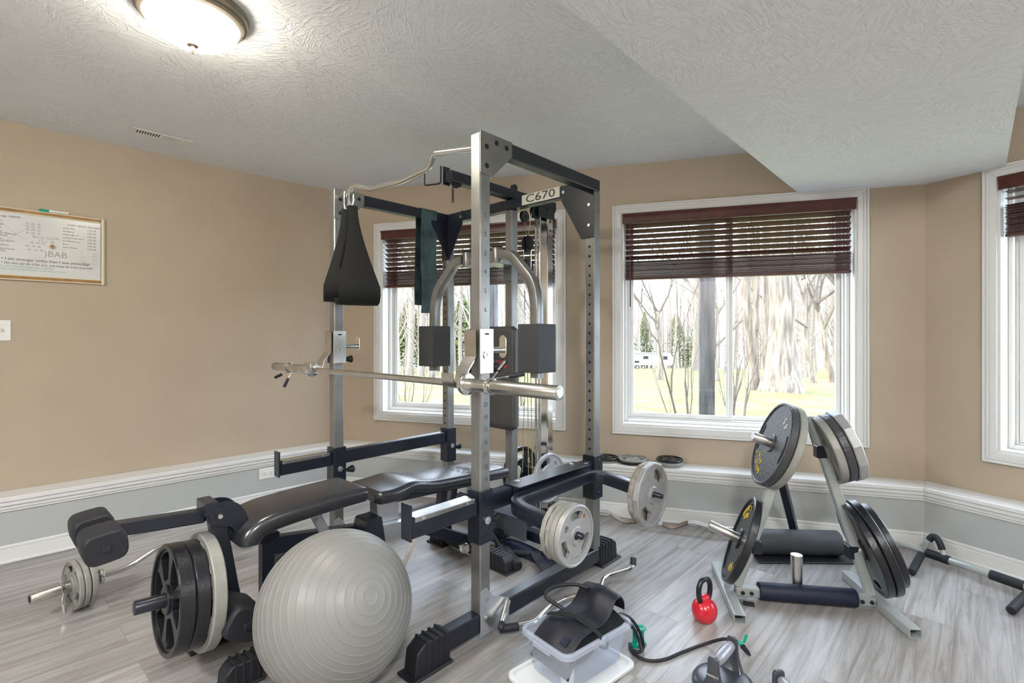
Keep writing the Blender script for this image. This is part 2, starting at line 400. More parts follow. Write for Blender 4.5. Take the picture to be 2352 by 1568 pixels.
# lowered bulkhead running along the rack direction
def line_x(c, k):
    """where the line rack-x = c meets wall k"""
    a, b = P2[k], P2[(k+1) % N2]; o = RL(c, 0); d = V((math.sin(TH), math.cos(TH))); e = b-a
    det = d.x*(-e.y)+e.x*d.y; r = a-V((o.x, o.y)); s = (d.x*r.y-d.y*r.x)/det; return tuple(a-e*(-s)) if False else (a.x+e.x*((d.x*(a.y-o.y)-d.y*(a.x-o.x))/(d.y*e.x-d.x*e.y)), a.y+e.y*((d.x*(a.y-o.y)-d.y*(a.x-o.x))/(d.y*e.x-d.x*e.y)))
SZ = 2.197
q1, q2 = line_x(.652, 1), line_x(1.632, 2); q3, q4 = line_x(1.632, 4), line_x(.652, 4)
t = B(); prism(t, [q1, tuple(P2[2]), q2, q3, q4][::-1], SZ, CEIL-.001); struct('trim_6', t, 'ceiling')

# ---------------------------------------------------------------- windows
def window(n, i, u0, u1, z0, z1, cords):
    F = wallframe(i)                       # x along the wall, y outward, z up
    root = bpy.data.objects.new('window_%d' % n, None); C.objects.link(root); root.matrix_world = F; root['kind'] = 'structure'; MX[root.name] = F.copy()
    t = B(); cw = .063                     # mitred picture-frame casing
    def ring(a0, a1, b0, b1, w, y0, y1, bev=.003):
        for q in (((a0-w, b0-w), (a1+w, b0-w), (a1, b0), (a0, b0)), ((a0-w, b1+w), (a0, b1), (a1, b1), (a1+w, b1+w)),
                  ((a0-w, b0-w), (a0, b0), (a0, b1), (a0-w, b1+w)), ((a1+w, b0-w), (a1+w, b1+w), (a1, b1), (a1, b0))):
            prism(t, q, 0, y1-y0, Matrix(((1, 0, 0, 0), (0, 0, 1, y0), (0, 1, 0, 0), (0, 0, 0, 1))), bev)
    ring(u0, u1, z0, z1, cw, -.016, -.0005); ring(u0+.012-.045, u1-.012+.045, z0+.012-.045, z1-.012+.045, .012, -.021, -.0165)
    ring(u0-cw+.012, u1+cw-.012, z0-cw+.012, z1+cw-.012, .012, -.024, -.0165)
    part('window_casing', t, 'trim', root)
    t = B(); d = .105                      # jamb liner
    bx(t, u0, u0+.012, -.005, d, z0, z1); bx(t, u1-.012, u1, -.005, d, z0, z1); bx(t, u0+.012, u1-.012, -.005, d, z0, z0+.012); bx(t, u0+.012, u1-.012, -.005, d, z1-.012, z1)
    part('jamb', t, 'trim', root)
    a0, a1, b0, b1 = u0+.012, u1-.012, z0+.012, z1-.012
    t = B()
    def rect(a0, a1, b0, b1, w, y0, y1, bev=.003):
        bx(t, a0, a0+w, y0, y1, b0, b1, bev); bx(t, a1-w, a1, y0, y1, b0, b1, bev)
        bx(t, a0+w, a1-w, y0, y1, b0, b0+w, bev); bx(t, a0+w, a1-w, y0, y1, b1-w, b1, bev)
    rect(a0, a1, b0, b1, .022, .090, .185); rect(a0+.022, a1-.022, b0+.022, b1-.022, .012, .120, .180)
    part('window_frame', t, 'vinyl_frame', root)
    mid = (u0+u1)/2+.0
    for (s0, s1, y) in ((a0+.036, mid+.022, .124), (mid-.022, a1-.036, .150)):
        t = B(); w = .030; rect(s0, s1, b0+.035, b1-.035, w, y, y+.022)
        s = part('window_sash', t, 'vinyl_frame', root)
        t = B(); bx(t, s0+w-.004, s1-w+.004, y+.009, y+.013, b0+.035+w-.004, b1-.035-w+.004)
        part('window_pane', t, 'glass', s)
    t = B(); bx(t, mid-.028, mid-.020, .115, .1235, 1.00, 1.09, .002); bx(t, mid-.034, mid-.014, .108, .1145, 1.03, 1.05, .002)
    part('sash_lock', t, 'vinyl_frame', root)
    # portal that guides daylight sampling through this opening
    ld = bpy.data.lights.new('window_portal_%d' % n, 'AREA'); ld.shape = 'RECTANGLE'; ld.size = u1-u0; ld.size_y = z1-z0; ld.cycles.is_portal = True
    lo = bpy.data.objects.new('window_portal_%d' % n, ld); C.objects.link(lo)
    lo.matrix_world = F @ Matrix(((1, 0, 0, (u0+u1)/2), (0, 0, -1, .24), (0, 1, 0, (z0+z1)/2), (0, 0, 0, 1))) @ Matrix.Rotation(PI, 4, 'X')
    return F
def blind(F, u0, u1, label, z_stack0, z_stack1, pitch, tilt, wand_u, z1=2.143):
    r = thing('window_blind', label, 'window blind', mtx=F @ Matrix.Translation((0, 0, 0)))
    t = B(); pf = [(0, .0), (.012, .0), (.012, .012), (.020, .020), (.024, .034), (.022, .066), (0, .066)]
    v0, v1 = u0+.006, u1-.006
    m = Matrix(((0, 0, 1, v0-.008), (-1, 0, 0, -.012), (0, -1, 0, z1-.004), (0, 0, 0, 1)))
    prism(t, [(a+.002, b) for a, b in [(0, 0), (.026, 0), (.026, .010), (.018, .018), (.012, .034), (.012, .070), (0, .070)]], 0, v1-v0+.016, m)
    part('valance', t, 'mahogany', r)
    t = B(); bx(t, v0+.008, v1-.008, .000, .050, z1-.055, z1-.014, .002); part('headrail', t, 'mahogany', r)
    y0 = .027; s = B(); z = z1-.085
    R_ = Matrix.Rotation(math.radians(tilt), 3, 'X')
    while z > z_stack1+.012:
        box(s, ((v0+v1)/2, y0, z), (v1-v0-.02, .050, .003), R_); z -= pitch
    part('slats', s, 'mahogany', r)
    s = B(); n = int((z_stack1-z_stack0)/.0062); rng = random.Random(3)
    for k in range(n):
        zz = z_stack0+.018+k*.0062+rng.uniform(-.0006, .0006)
        box(s, ((v0+v1)/2+rng.uniform(-.003, .003), y0+rng.uniform(-.003, .003), zz), (v1-v0-.02, .050, .0026), Matrix.Rotation(rng.uniform(-.05, .05), 3, 'X') @ Matrix.Rotation(rng.uniform(-.0012, .0012), 3, 'Y'))
    part('stacked_slats', s, 'mahogany', r)
    s = B(); bx(s, v0+.01, v1-.01, y0-.026, y0+.026, z_stack0-.004, z_stack0+.013, .003); part('bottom_rail', s, 'mahogany', r)
    L_ = v1-v0; k = 6 if L_ > 1.3 else 3
    for q in range(k):
        s = B()
        uu = v0+.10+(L_-.20)*q/(k-1)
        for yy in (y0-.027, y0+.027):
            pipe(s, [(uu, yy, z_stack1), (uu, yy, z1-.05)], .0012, 6)
        for w in range(7):
            zz = z_stack0+.01+rng.uniform(0, z_stack1-z_stack0-.01)
            pipe(s, smooth([(uu, y0-.026, zz), (uu+rng.uniform(-.014, .014), y0-.036, zz+.006), (uu+rng.uniform(-.01, .01), y0-.026, zz+.013)], 3), .0012, 5)
        part('ladder_cord', s, 'mahogany', r)
    s = B(); cyl(s, (wand_u, -.020, z1-.08), (wand_u, -.020, 1.47), .0045, seg=10); sph(s, (wand_u, -.020, z1-.078), .008); part('tilt_wand', s, 'mahogany', r)
    return r
Fb = wallframe(1); Fr = wallframe(2)
window(1, 1, .382, 1.892, .618, 2.143, 0); window(2, 1, 2.365, 3.841, .618, 2.143, 0); window(3, 2, .345, 1.75, .618, 2.143, 0)
blind(Fb, .394, 1.880, 'dark mahogany slatted blind half raised on the window behind the power rack', 1.672, 1.790, .0385, -25, 1.80)
blind(Fb, 2.377, 3.829, 'dark mahogany slatted blind half raised on the wide window right of the rack', 1.672, 1.790, .0385, -25, 2.43)
blind(Fr, .357, 1.738, 'dark mahogany slatted blind raised high on the window at the right edge', 1.812, 1.965, .0385, -4, .475)

# ---------------------------------------------------------------- fixtures
def ceiling_light(loc, label, gm='lamp_glass'):
    r = thing('ceiling_light', label, 'ceiling light', loc, group=None)
    t = B(); lathe(t, [(.0, -.0005), (.190, -.0005), (.192, -.006), (.186, -.012), (.188, -.020), (.184, -.030), (.176, -.034), (.172, -.044), (.160, -.050), (.158, -.046), (0, -.046)], 72)
    part('metal_pan', t, 'bronze', r)
    t = B(); pr = [(.156*math.cos(a), -.047-.085*math.sin(a)) for a in [k*PI/2/14 for k in range(15)]]; pr[-1] = (0, pr[-1][1])
    lathe(t, pr, 72); part('glass_bowl', t, gm, r)
    t = B(); lathe(t, [(0, -.131), (.020, -.1315), (.019, -.136), (.007, -.139), (.006, -.146), (.0085, -.151), (.006, -.160), (.003, -.165), (0, -.166)], 24)
    part('finial', t, 'bronze', r)
    return r
lt = ceiling_light((-1.215, 1.925, CEIL), 'flush ceiling light with lit frosted glass bowl and nickel rim')
for k, p in enumerate([(.25, -.75), (1.9, .25), (-2.35, -.35)]):  # fill lamps added out of view to brighten the room
    c = ceiling_light((*p, CEIL), '', 'lamp_glass_soft' if k == 1 else 'lamp_glass_bright')
    c['label'] = ['flush ceiling light with glass bowl behind the camera, nearest the bulkhead', 'flush ceiling light with glass bowl near the window wall on the right', 'flush ceiling light with glass bowl in the rear left part of the room'][k]
    c['group'] = 'ceiling lights'
lt['group'] = 'ceiling lights'

# ceiling vent
u = V((.69, .724, 0)).normalized(); v = V((-u.y, u.x, 0))
vm = fr((-2.17, 3.135, CEIL-.0005), u, -v, (0, 0, -1))
r = thing('ceiling_vent', 'slim white ceiling vent above the left wall', 'vent', mtx=vm)
t = B(); sl = []
for s in range(2):
    for k in range(9): x = -.128+s*.133+k*.0135; sl.append([(x, -.030), (x+.0085, -.030), (x+.0085, .030), (x, .030)])
holes(t, [[(-.155, -.05), (.155, -.05), (.155, .05), (-.155, .05)]]+sl, .004, Matrix.Translation((0, 0, .004)), .0008); part('grille', t, 'plate_white', r)
t = B(); bx(t, -.135, .135, -.034, .034, .0002, .0014); part('duct_opening', t, 'dark', r)
t = B()
for s in range(2):
    for k in range(9): x = -.128+s*.133+k*.0135; box(t, (x+(.005 if s else .0085), 0, .0035), (.0012, .043, .0055 if s else .0025), Matrix.Rotation(.9 if s else .0, 3, 'Y'))
part('louvre', t, 'plate_white', r)

# whiteboard on the left wall; board frame: x along the wall, y up, z into the room
FL = wallframe(0)
U0 = 5.6-4.2073
def LW(u, z, w=0.): 
    m = FL @ Matrix.Translation((u+U0, -w, z)) @ Matrix(((1, 0, 0, 0), (0, 0, -1, 0), (0, 1, 0, 0), (0, 0, 0, 1))); return m
bm0 = LW(2.589, 1.586, .001)
wb = thing('whiteboard', 'whiteboard covered in handwritten workout notes, with oak rails', 'whiteboard', mtx=bm0)
BW = .93; BH = .418
t = B(); bx(t, -BW, -.02, .030, BH-.030, 0, .010, .001); part('writing_surface', t, 'board', wb)
for yy, nm in ((.001, 'rail'), (BH-.031, 'rail')):
    t = B(); bx(t, -BW, -.016, yy, yy+.030, 0, .016, .003); rl = part(nm, t, 'ivory', wb)
    t = B(); bx(t, -BW, -.018, yy+.007, yy+.024, .0165, .018, .0005); part('oak_strip', t, 'oak', rl)
t = B(); bx(t, -.018, 0, -.002, BH+.002, 0, .020, .006); part('end_cap', t, 'ivory', wb)
def wt(b, s, x, y, size, sx=1.15, al='LEFT'): text(b, s, size, Matrix.Translation((x, y, .0105)) @ Matrix.Rotation(-.0, 4, 'Z'), .0002, sx, al)
t = B()
for k, (s, x, y) in enumerate((('Legs /ARMS', -.475, .365), ('Squats', -.50, .338), ('Hamstrings', -.52, .318), ('Quads', -.50, .300), ('Curls /Bar', -.52, .278), ('Dumbbell Curls /Hammer', -.55, .266), ('Reverse Curls', -.52, .254),
    ('Calves', -.50, .235), ('Tricep Push downs', -.52, .224), ('Leg Extensions', -.52, .200), ('Tricep kick backs', -.51, .178), ('crunches', -.50, .166))): wt(t, s, x, y, .016 if k == 0 else .0125)
for y in (.336, .320, .302, .282): wt(t, '15 , 15 , 15', -.365, y, .0125)
for y, x in ((.226, -.345), (.205, -.365), (.184, -.355)): wt(t, '15 , 15 , 15', x, y, .0125)
wt(t, 'CHEST /BACK /Shoulders', -.180, .355, .0128)
for k, s in enumerate(('Incline Flys', 'Flat Bench', 'Decline Bench', 'Incline Under Arm', 'Dumbbell press', 'Rows', 'Lawn Mower')):
    y = .334-k*.0195; wt(t, s, -.200, y, .0110); wt(t, '(15) 20', -.085, y, .0125)
wt(t, '\u2022 I am stronger today than I was yesterday!', -.464, .122, .0215, 1.05); wt(t, '\u2022 No one can do it for you, you must do it for yourself!', -.464, .098, .0195, .92)
part('handwriting', t, 'ink', wb)
t = B()
wt(t, 'Bicep Curls', -.335, .262, .022); wt(t, '10 x 10', -.310, .240, .020); wt(t, ')BAB', -.285, .165, .050, 1.0)
for k, s in enumerate(('12', '11', 'wt lbs', 'set', 'triceps', 'shoulders', 'core legs')): wt(t, s, -.118, .195-k*.0135, .0105, 1)
for k, s in enumerate(('Legs/A', 'Back/S', 'chest/', 'Thurs', 'bis')): wt(t, s, -.062, .190-k*.0155, .0115, 1)
for a, b in (((-.46, .322), (-.36, .232)), ((-.455, .215), (-.34, .326)), ((-.175, .262), (-.145, .300)), ((-.12, .262), (-.09, .300))):
    d = V(b)-V(a); box(t, (*((V(a)+V(b))/2), .0106), (d.length, .0011, .0003), Matrix.Rotation(math.atan2(d.y, d.x), 3, 'Z'))
part('handwriting', t, 'fadeink', wb, label='faded grey handwriting')
t = B(); wt(t, 'all with God all things are possible', -.475, .079, .0145); wt(t, 'it takes sweat and determination to get where you want', -.478, .064, .0135, .95)
part('handwriting', t, 'greenink', wb, label='faint green handwriting')
t = B(); prism(t, [(-.018, 0), (0, -.019), (.018, 0), (0, .019)], 0, .011, bev=.002); mg = B()
g = thing('magnet', 'orange diamond shaped magnet with white edge on the whiteboard', 'magnet', mtx=bm0 @ Matrix.Translation((-.248, .213, .0105)))
part('magnet_base', t, 'ivory', g); t = B(); prism(t, [(-.013, 0), (0, -.014), (.013, 0), (0, .014)], .0112, .013, bev=.0005); part('magnet_face', t, 'oak', g)
g = thing('marker_pen', 'white marker with green cap lying on top of the whiteboard', 'marker', mtx=bm0 @ Matrix.Translation((-.25, BH+.0075, .010)))
t = B(); cyl(t, (-.012, 0, 0), (.078, 0, 0), .0072, bev=.001); part('barrel', t, 'plate_white', g); t = B(); cyl(t, (-.055, 0, 0), (-.0125, 0, 0), .0078, bev=.002); part('cap', t, 'green', g)
t = B(); text(t, 'dry erase', .008, Matrix.Translation((.03, 0, .0073)), .0001, 1.2); part('print', t, 'greenink', g)

# light switch, outlet
def plate_cover(name, label, cat, m, w, h):
    r = thing(name, label, cat, mtx=m); t = B(); bx(t, -w/2, w/2, -h/2, h/2, .0005, .006, .002); part('cover_plate', t, 'plate_white', r); return r
r = plate_cover('light_switch', 'white double light switch at the left edge of the picture', 'light switch', LW(2.105, 1.294), .118, .118)
for x in (-.023, .023):
    t = B(); bx(t, x-.005, x+.005, -.012, .012, .0062, .008, .0005); box(t, (x, .003, .012), (.008, .010, .014), Matrix.Rotation(.5, 3, 'X'), .001); part('toggle', t, 'ivory', r)
for x in (-.023, .023):
    for y in (-.030, .030): t = B(); cyl(t, (x, y, .0061), (x, y, .0075), .003, seg=10); part('screw', t, 'satin', r)
FLl = lambda u, z: LW(u+.0, z, LD)
r = plate_cover('wall_outlet', 'white electrical outlet on the grey lower wall near the rack', 'outlet', LW(3.390+.140, .236, LD), .120, .080)
for x in (-.022, .022):
    t = B(); cyl(t, (x, 0, .0061), (x, 0, .0085), .0155, seg=24, bev=.001); rc = part('receptacle', t, 'plate_white', r)
    t = B()
    for yy in (-.006, .006): box(t, (x+.004, yy, .0086), (.008, .002, .0006))
    cyl(t, (x-.007, 0, .0082), (x-.007, 0, .0089), .0024, seg=10); part('slot', t, 'dark', rc)
# ---------------------------------------------------------------- the power rack
rack = thing('power_rack', 'tall silver and black power rack with numbered uprights in the middle of the room', 'power rack', mtx=RACK)
HT = 2.11; PW = .06
def up_post(x, y, nm, z0=.111, z1=HT):
    t = B(); bx(t, x-.03, x+.03, y-.03, y+.03, z0, z1, .005)
    p = part(nm, t, 'silver', rack); return p
pFR = up_post(-.03, .03, 'upright', .030); pFL = up_post(-1.236, .03, 'upright', .030); pRR = up_post(-.03, .877, 'upright', z1=2.045); pRL = up_post(-1.236, .877, 'upright', z1=2.045)
# numbers on the right faces
for px_, pr in ((0.0, pFR),):
    t = B(); fm = lambda z, x=px_: Matrix(((0, 0, 1, x+.0004), (1, 0, 0, .030), (0, 1, 0, z), (0, 0, 0, 1)))
    zs = {k: 1.765-.079*(k-1) for k in range(1, 7)}; zs.update({k: 1.026-.0521*(k-12) for k in range(12, 21)})
    zs.update({7: 1.30, 22: .47, 24: .36})
    for k, z in zs.items():
        if k in (7, 22, 24): continue
        text(t, str(k), .030, fm(z), .0003, .8)
    part('number_scale', t, 'numink', pr)
for px_, pr in ((-.03, pRR), (-1.236, pRL)):
    t = B()
    for k in range(26): cyl(t, (px_, .8468, .60+k*.052), (px_, .8475, .60+k*.052), .0075, seg=12)
    part('pin_holes', t, 'dark', pr)
# top side beams, rear beam and gussets
def rbar(nm, a, b, w, h, m='black', pr=None, up=(0, 0, 1), bev=.005):
    t = B(); bar(t, a, b, w, h, up, bev); return part(nm, t, m, pr or rack)
for x in (-.03, -1.236):
    rbar('top_side_beam', (x, .062, 2.078), (x, .907, 2.078), .06, .064)
    rbar('base_beam', (x, -.30, .070), (x, 1.04, .070), .058, .078)
cb = rbar('top_cross_beam', (-1.205, .877, 2.078), (-.061, .877, 2.078), .06, .064)
rbar('base_cross_beam', (-1.206, .877, .066), (-.060, .877, .066), .06, .06)
def gusset(x, flip, m):      # outer plates of the front posts
    t = B(); s = 1 if flip else -1
    poly = [(-.002, 1.938), (-.002, 2.112), (.065, 2.112), (.191, 2.112), (.191, 2.048), (.070, 1.934), (.008, 1.934)]
    prism(t, poly, 0, .004, Matrix(((0, 0, 1, x), (1, 0, 0, 0), (0, 1, 0, 0), (0, 0, 0, 1))), .001); return t
for x in (.0005, -1.2055):
    g = part('corner_plate', gusset(x, 1, 0), 'silver', rack)
    for (y, z) in ((.034, 2.052), (.034, 1.972), (.092, 2.082), (.155, 2.077)):
        t = B(); cyl(t, (x+.0042, y, z), (x+.0055, y, z), .011, seg=20); cyl(t, (x+.0055, y, z), (x+.008, y, z), .006, seg=6); part('bolt', t, 'rubber', g)
for x0, s in ((-.061, -1), (-1.205, 1)):     # rear corner gussets facing forward and along
    t = B(); pl = [(0, 1.80), (0, 2.045), (s*.15, 2.045), (s*.15, 2.11), (s*.19, 2.11), (s*.19, 2.03), (s*.04, 1.80)] if 0 else [(0, 1.79), (0, 2.112), (s*.155, 2.112), (s*.155, 2.02), (s*.045, 1.79)]
    x1 = x0+(.061 if s < 0 else -.061)
    pl = [(x1, 1.79)]+[(x0+a, b) for a, b in pl[2:]]+[]; pl = [(x1, 1.79), (x1, 2.04), (x0+s*.155, 2.112), (x0+s*.155, 2.02), (x0+s*.02, 1.79)]
    prism(t, pl, 0, .004, Matrix(((1, 0, 0, 0), (0, 0, -1, .8465), (0, 1, 0, 0), (0, 0, 0, 1))), .001)
    g = part('corner_plate', t, 'black', rack)
    for (a, z) in ((.0, 1.86), (0, 1.97), (.14, 2.07)):
        t = B(); xx = (x0+s*a) if a else (x0+x1)/2; cyl(t, (xx, .8424, z), (xx, .838, z), .009, seg=6); part('bolt', t, 'satin', g)
for x in (-1.206,):
    t = B(); prism(t, [(.846, 1.79), (.846, 2.045), (.70, 2.045), (.70, 2.02)], 0, .004, Matrix(((0, 0, 1, x+.0005), (1, 0, 0, 0), (0, 1, 0, 0), (0, 0, 0, 1)))); part('corner_plate', t, 'black', rack)
# badge
t = B(); bx(t, -.515, -.230, .8435, .8465, 2.050, 2.110, .001); bd = part('name_badge', t, 'cream', cb)
t = B(); text(t, 'C670', .066, Matrix(((1, 0, 0, -.3725), (0, 0, -1, .8430), (0, 1, 0, 2.080), (0, 0, 0, 1))), .0004, 1.55); part('lettering', t, 'ink', bd)
# rubber caps on the base beams
for x in (-.03, -1.236):
    for y0, s in ((-.335, 1), (1.075, -1)):
        t = B()
        prism(t, [(y0-s*.0, .0), (y0+s*.012, .095), (y0+s*.05, .120), (y0+s*.17, .118), (y0+s*.17, 0)], -.036, .036, Matrix(((0, 0, 1, x), (1, 0, 0, 0), (0, 1, 0, 0), (0, 0, 0, 1))), .004)
        for k in range(4):
            yy = y0+s*(.060+.030*k); bx(t, x-.040, x+.040, yy-.006, yy+.006, .0, .125, .003)
        bx(t, x-.052, x+.052, min(y0-s*.02, y0+s*.175), max(y0-s*.02, y0+s*.175), 0, .012, .005)
        part('foot_cap', t, 'rubber', rack)
# front foot brackets with weight post
for x, s in ((0.0005, 1), (-1.2055, 1)):
    t = B(); prism(t, [(-.002, .014), (-.002, .203), (.030, .215), (.068, .168), (.171, .118), (.171, .024), (.14, .020)], 0, .004, Matrix(((0, 0, 1, x), (1, 0, 0, 0), (0, 1, 0, 0), (0, 0, 0, 1))), .001)
    g = part('base_plate', t, 'satin', rack)
    for (y, z) in ((.030, .165), (.030, .085), (.135, .075)):
        t = B(); cyl(t, (x+.0042, y, z), (x+.012, y, z), .0095, seg=6); part('bolt', t, 'brushed', g)
    t = B(); cyl(t, (x+.018, .150, .118), (x+.040, .090, .060), .011); part('pin_post', t, 'chrome', g); t = B(); cyl(t, (x+.041, .088, .058), (x+.050, .068, .038), .014, bev=.004); part('pin_knob', t, 'rubber', g)
# pull-up bar
t = B(); pts = [(-1.205, .03, 2.066), (-1.00, .0, 2.078), (-.965, -.005, 2.078), (-.885, .03, 2.046), (-.63, .05, 2.040), (-.375, .03, 2.046), (-.295, -.005, 2.086), (-.26, .0, 2.082), (-.061, .03, 2.060)]
pipe(t, fillet(pts, .03, 5), .0145, 16); pb = part('pull_up_bar', t, 'chrome', rack)
for a, b in ((.30, .44), (.82, .96)):
    x0, x1 = -a, -b; t = B()
# safety arms with sleeves
def sleeve(x, y, z0, z1, m='black'):
    t = B(); w = .034
    for a, b, c, d in ((x-w-.005, x-w+.0, y-w-.005, y+w+.005), (x+w, x+w+.005, y-w-.005, y+w+.005), (x-w, x+w, y-w-.005, y-w), (x-w, x+w, y+w, y+w+.005)): bx(t, a, b, c, d, z0, z1, .0015)
    return part('sleeve', t, m, rack)
for x, nm in ((-.03, 'r'), (-1.236, 'l')):
    z = .556
    for y, z0 in ((.03, .400), (.877, .385)):
        s = sleeve(x, y, z0, .618)
        for zz in (z0+.03, .59):
            t = B(); bx(t, x+.0395, x+.0415, y-.011, y+.011, zz-.006, zz+.006, .0005); part('weld_tab', t, 'black', s)
        t = B(); cyl(t, (x+.040, y, .495), (x+.046, y, .495), .016, seg=20); cyl(t, (x+.046, y, .495), (x+.052, y, .495), .009, seg=6); part('bolt', t, 'satin', s)
        t = B(); yy = y+.040; cyl(t, (x, yy, .47), (x, yy+.03, .47), .010); cyl(t, (x, yy+.03, .47), (x, yy+.06, .47), .012, .022); sph(t, (x, yy+.062, .47), .022, (1, .5, 1)); part('pull_pin_knob', t, 'rubber', s)
    rbar('safety_arm', (x, .070, z), (x, .837, z), .055, .075)
    ye = -.341 if nm == 'r' else -.305; rbar('safety_arm', (x, ye, z), (x, -.011, z), .055, .075)
    t = B(); bx(t, x-.030, x+.030, ye-.009, ye-.0005, z-.045, z+.09, .002); part('end_stop', t, 'black', rack)
    t = B(); bx(t, x-.0305, x+.0305, ye+.012, -.030, z+.038, z+.0405, .001); bx(t, x+.0280, x+.0305, ye+.012, -.030, z+.022, z+.038, .0008); ss = part('wear_strip', t, 'brushed', rack)
    t = B(); cyl(t, (x+.0306, -.29, z+.030), (x+.0325, -.29, z+.030), .006, seg=12); part('rivet', t, 'satin', ss)
    t = B(); cyl(t, (x+.0306, -.07, z+.030), (x+.0325, -.07, z+.030), .006, seg=12); part('rivet', t, 'satin', ss)
# chrome bar catches
for x, pr in ((-.03, pFR), (-1.236, pFL)):
    w = .034; y = .03; t = B(); z0, z1 = 1.105, 1.291
    bx(t, x+w, x+w+.005, y-w-.005, y+w+.005, z0, z1, .001); bx(t, x-w-.005, x-w, y-w-.005, y+w+.005, z0, z1, .001); bx(t, x-w, x+w, y+w, y+w+.005, z0, z1, .001)
    c = part('bar_catch', t, 'brushed', rack)
    t = B(); hx0, hx1 = x-.052, x+.020
    path = [(0, -.012, z1-.004), (0, -.012, 1.172), (0, -.055, 1.112), (0, -.062, 1.085)]
    arc = [(0, -.100+.036*math.cos(a), 1.090+.036*math.sin(a)) for a in [math.radians(d) for d in range(0, -181, -20)]]
    path = [(0, -.012, z1-.004), (0, -.012, 1.175), (0, -.056, 1.120)]+arc+[(0, -.137, 1.112)]
    xm = (hx0+hx1)/2
    sweep(t, [(xm, p[1], p[2]) for p in path], [(a, b) for a, b in ((-.036, -.003), (.036, -.003), (.036, .003), (-.036, .003))], up=None) if 0 else None
    L_ = []
    P_ = [V((xm, p[1], p[2])) for p in path]
    for i, p in enumerate(P_):
        d = (P_[min(i+1, len(P_)-1)]-P_[max(i-1, 0)]).normalized(); n = V((1, 0, 0)).cross(d)
        L_.append([p+V((sx_*.036, 0, 0))+n*q for sx_, q in ((-1, -.003), (1, -.003), (1, .003), (-1, .003))])
    loft(t, L_); part('hook', t, 'brushed', c)
    t = B(); bx(t, x+w+.0052, x+w+.0056, y-.012, y+.012, 1.266, 1.273); part('slot', t, 'dark', c)
    t = B(); cyl(t, (x+w+.0055, y-.006, 1.182), (x+w+.010, y-.006, 1.182), .0155, seg=24); b_ = part('number_stud', t, 'satin', c)
    t = B(); text(t, '9', .022, Matrix(((0, 0, 1, x+w+.0102), (1, 0, 0, y-.006), (0, 1, 0, 1.182), (0, 0, 0, 1))), .0003); part('lettering', t, 'numink', b_)
    t = B(); cyl(t, (x, y+w+.0055, 1.200), (x, y+w+.10, 1.200), .013); part('spool_post', t, 'chrome', c)
    t = B(); pl = [(.020*math.cos(math.radians(a)), .020*math.sin(math.radians(a))-.016) for a in range(180, 361, 18)]+[(.020*math.cos(math.radians(a)), .020*math.sin(math.radians(a))+.045) for a in range(0, 181, 18)]
    prism(t, pl, 0, .004, Matrix(((1, 0, 0, x), (0, 0, 1, y+w+.1005), (0, 1, 0, 1.200), (0, 0, 0, 1))), .001); part('spool_plate', t, 'chrome', c)
    t = B(); cyl(t, (x, y+w+.0055, 1.125), (x, y+w+.025, 1.125), .010); cyl(t, (x, y+w+.025, 1.125), (x, y+w+.060, 1.125), .011, .022); part('pull_pin_knob', t, 'rubber', c)
# lat tower
tw = rbar('tower_post', (-.63, .877, .097), (-.63, .877, 2.045), .058, .058, 'silver')
tb = rbar('lat_beam', (-.63, .36, 2.141), (-.63, 1.30, 2.141), .058, .060)
t = B(); bx(t, -.66, -.60, 1.20, 1.26, .10, 2.09, .005); cp = part('rear_post', t, 'chrome', rack)
t = B()
for z in (2.03, 1.97): cyl(t, (-.5995, 1.23, z), (-.5985, 1.23, z), .009, seg=14)
part('pin_holes', t, 'dark', cp)
t = B(); bx(t, -.672, -.588, 1.19, 1.27, 2.091, 2.110, .002); bx(t, -.598, -.5945, 1.10, 1.27, 2.045, 2.11, .001); bx(t, -.665, -.661, 1.10, 1.27, 2.045, 2.11, .001); part('pulley_bracket', t, 'black', rack)
for x in (-.645, -.615):
    t = B(); cyl(t, (x, 1.135, .12), (x, 1.135, 2.05), .0095); part('guide_rod', t, 'chrome', rack)
rbar('low_beam', (-.63, .70, .058), (-.63, .846, .058), .06, .06); rbar('low_beam', (-.63, .908, .060), (-.63, 1.34, .060), .06, .06)
t = B(); bx(t, -.86, -.40, 1.34, 1.41, .0, .085, .006); part('rear_foot', t, 'black', rack)
def pulley(c, r=.045, m='rubber', axis='x'):
    t = B(); R_ = Matrix.Translation(V(c)) @ (Matrix.Rotation(PI/2, 4, 'Y') if axis == 'x' else Matrix.Rotation(PI/2, 4, 'X'))
    lathe(t, [(.006, -.010), (r, -.011), (r+.001, -.009), (r-.008, 0), (r+.001, .009), (r, .011), (.006, .010)], 32, R_, True); return part('pulley', t, m, rack)
for c in ((-.63, .42, 2.125), (-.63, .90, 2.190), (-.63, 1.10, 2.075), (-.63, 1.00, 2.03)): pulley(c, .022 if c[2] > 2.15 else .036)
for c, ax in (((-.63, 1.03, 1.86), 'y'), ((-.63, 1.03, 1.71), 'x'), ((-.60, 1.05, 1.60), 'y')):
    pulley(c, .045, axis=ax); t = B(); bx(t, c[0]-.015, c[0]-.012, c[1]-.02, c[1]+.02, c[2]-.06, c[2]+.05, .001); bx(t, c[0]+.012, c[0]+.015, c[1]-.02, c[1]+.02, c[2]-.06, c[2]+.05, .001); part('pulley_yoke', t, 'black', rack)
def cable(a, b, r=.0028, m='cable'):
    t = B(); pipe(t, [a, V(a).lerp(V(b), .5), b], r, 8); part('cable', t, m, rack)
cable((-.665, 1.03, 2.05), (-.635, 1.03, 1.905)); cable((-.595, 1.03, 2.05), (-.625, 1.03, 1.905))
for dx in (-.032, .032): cable((-.63+dx, 1.03, 1.81), (-.63+dx*.6, 1.03, 1.10), .0022, 'satin')
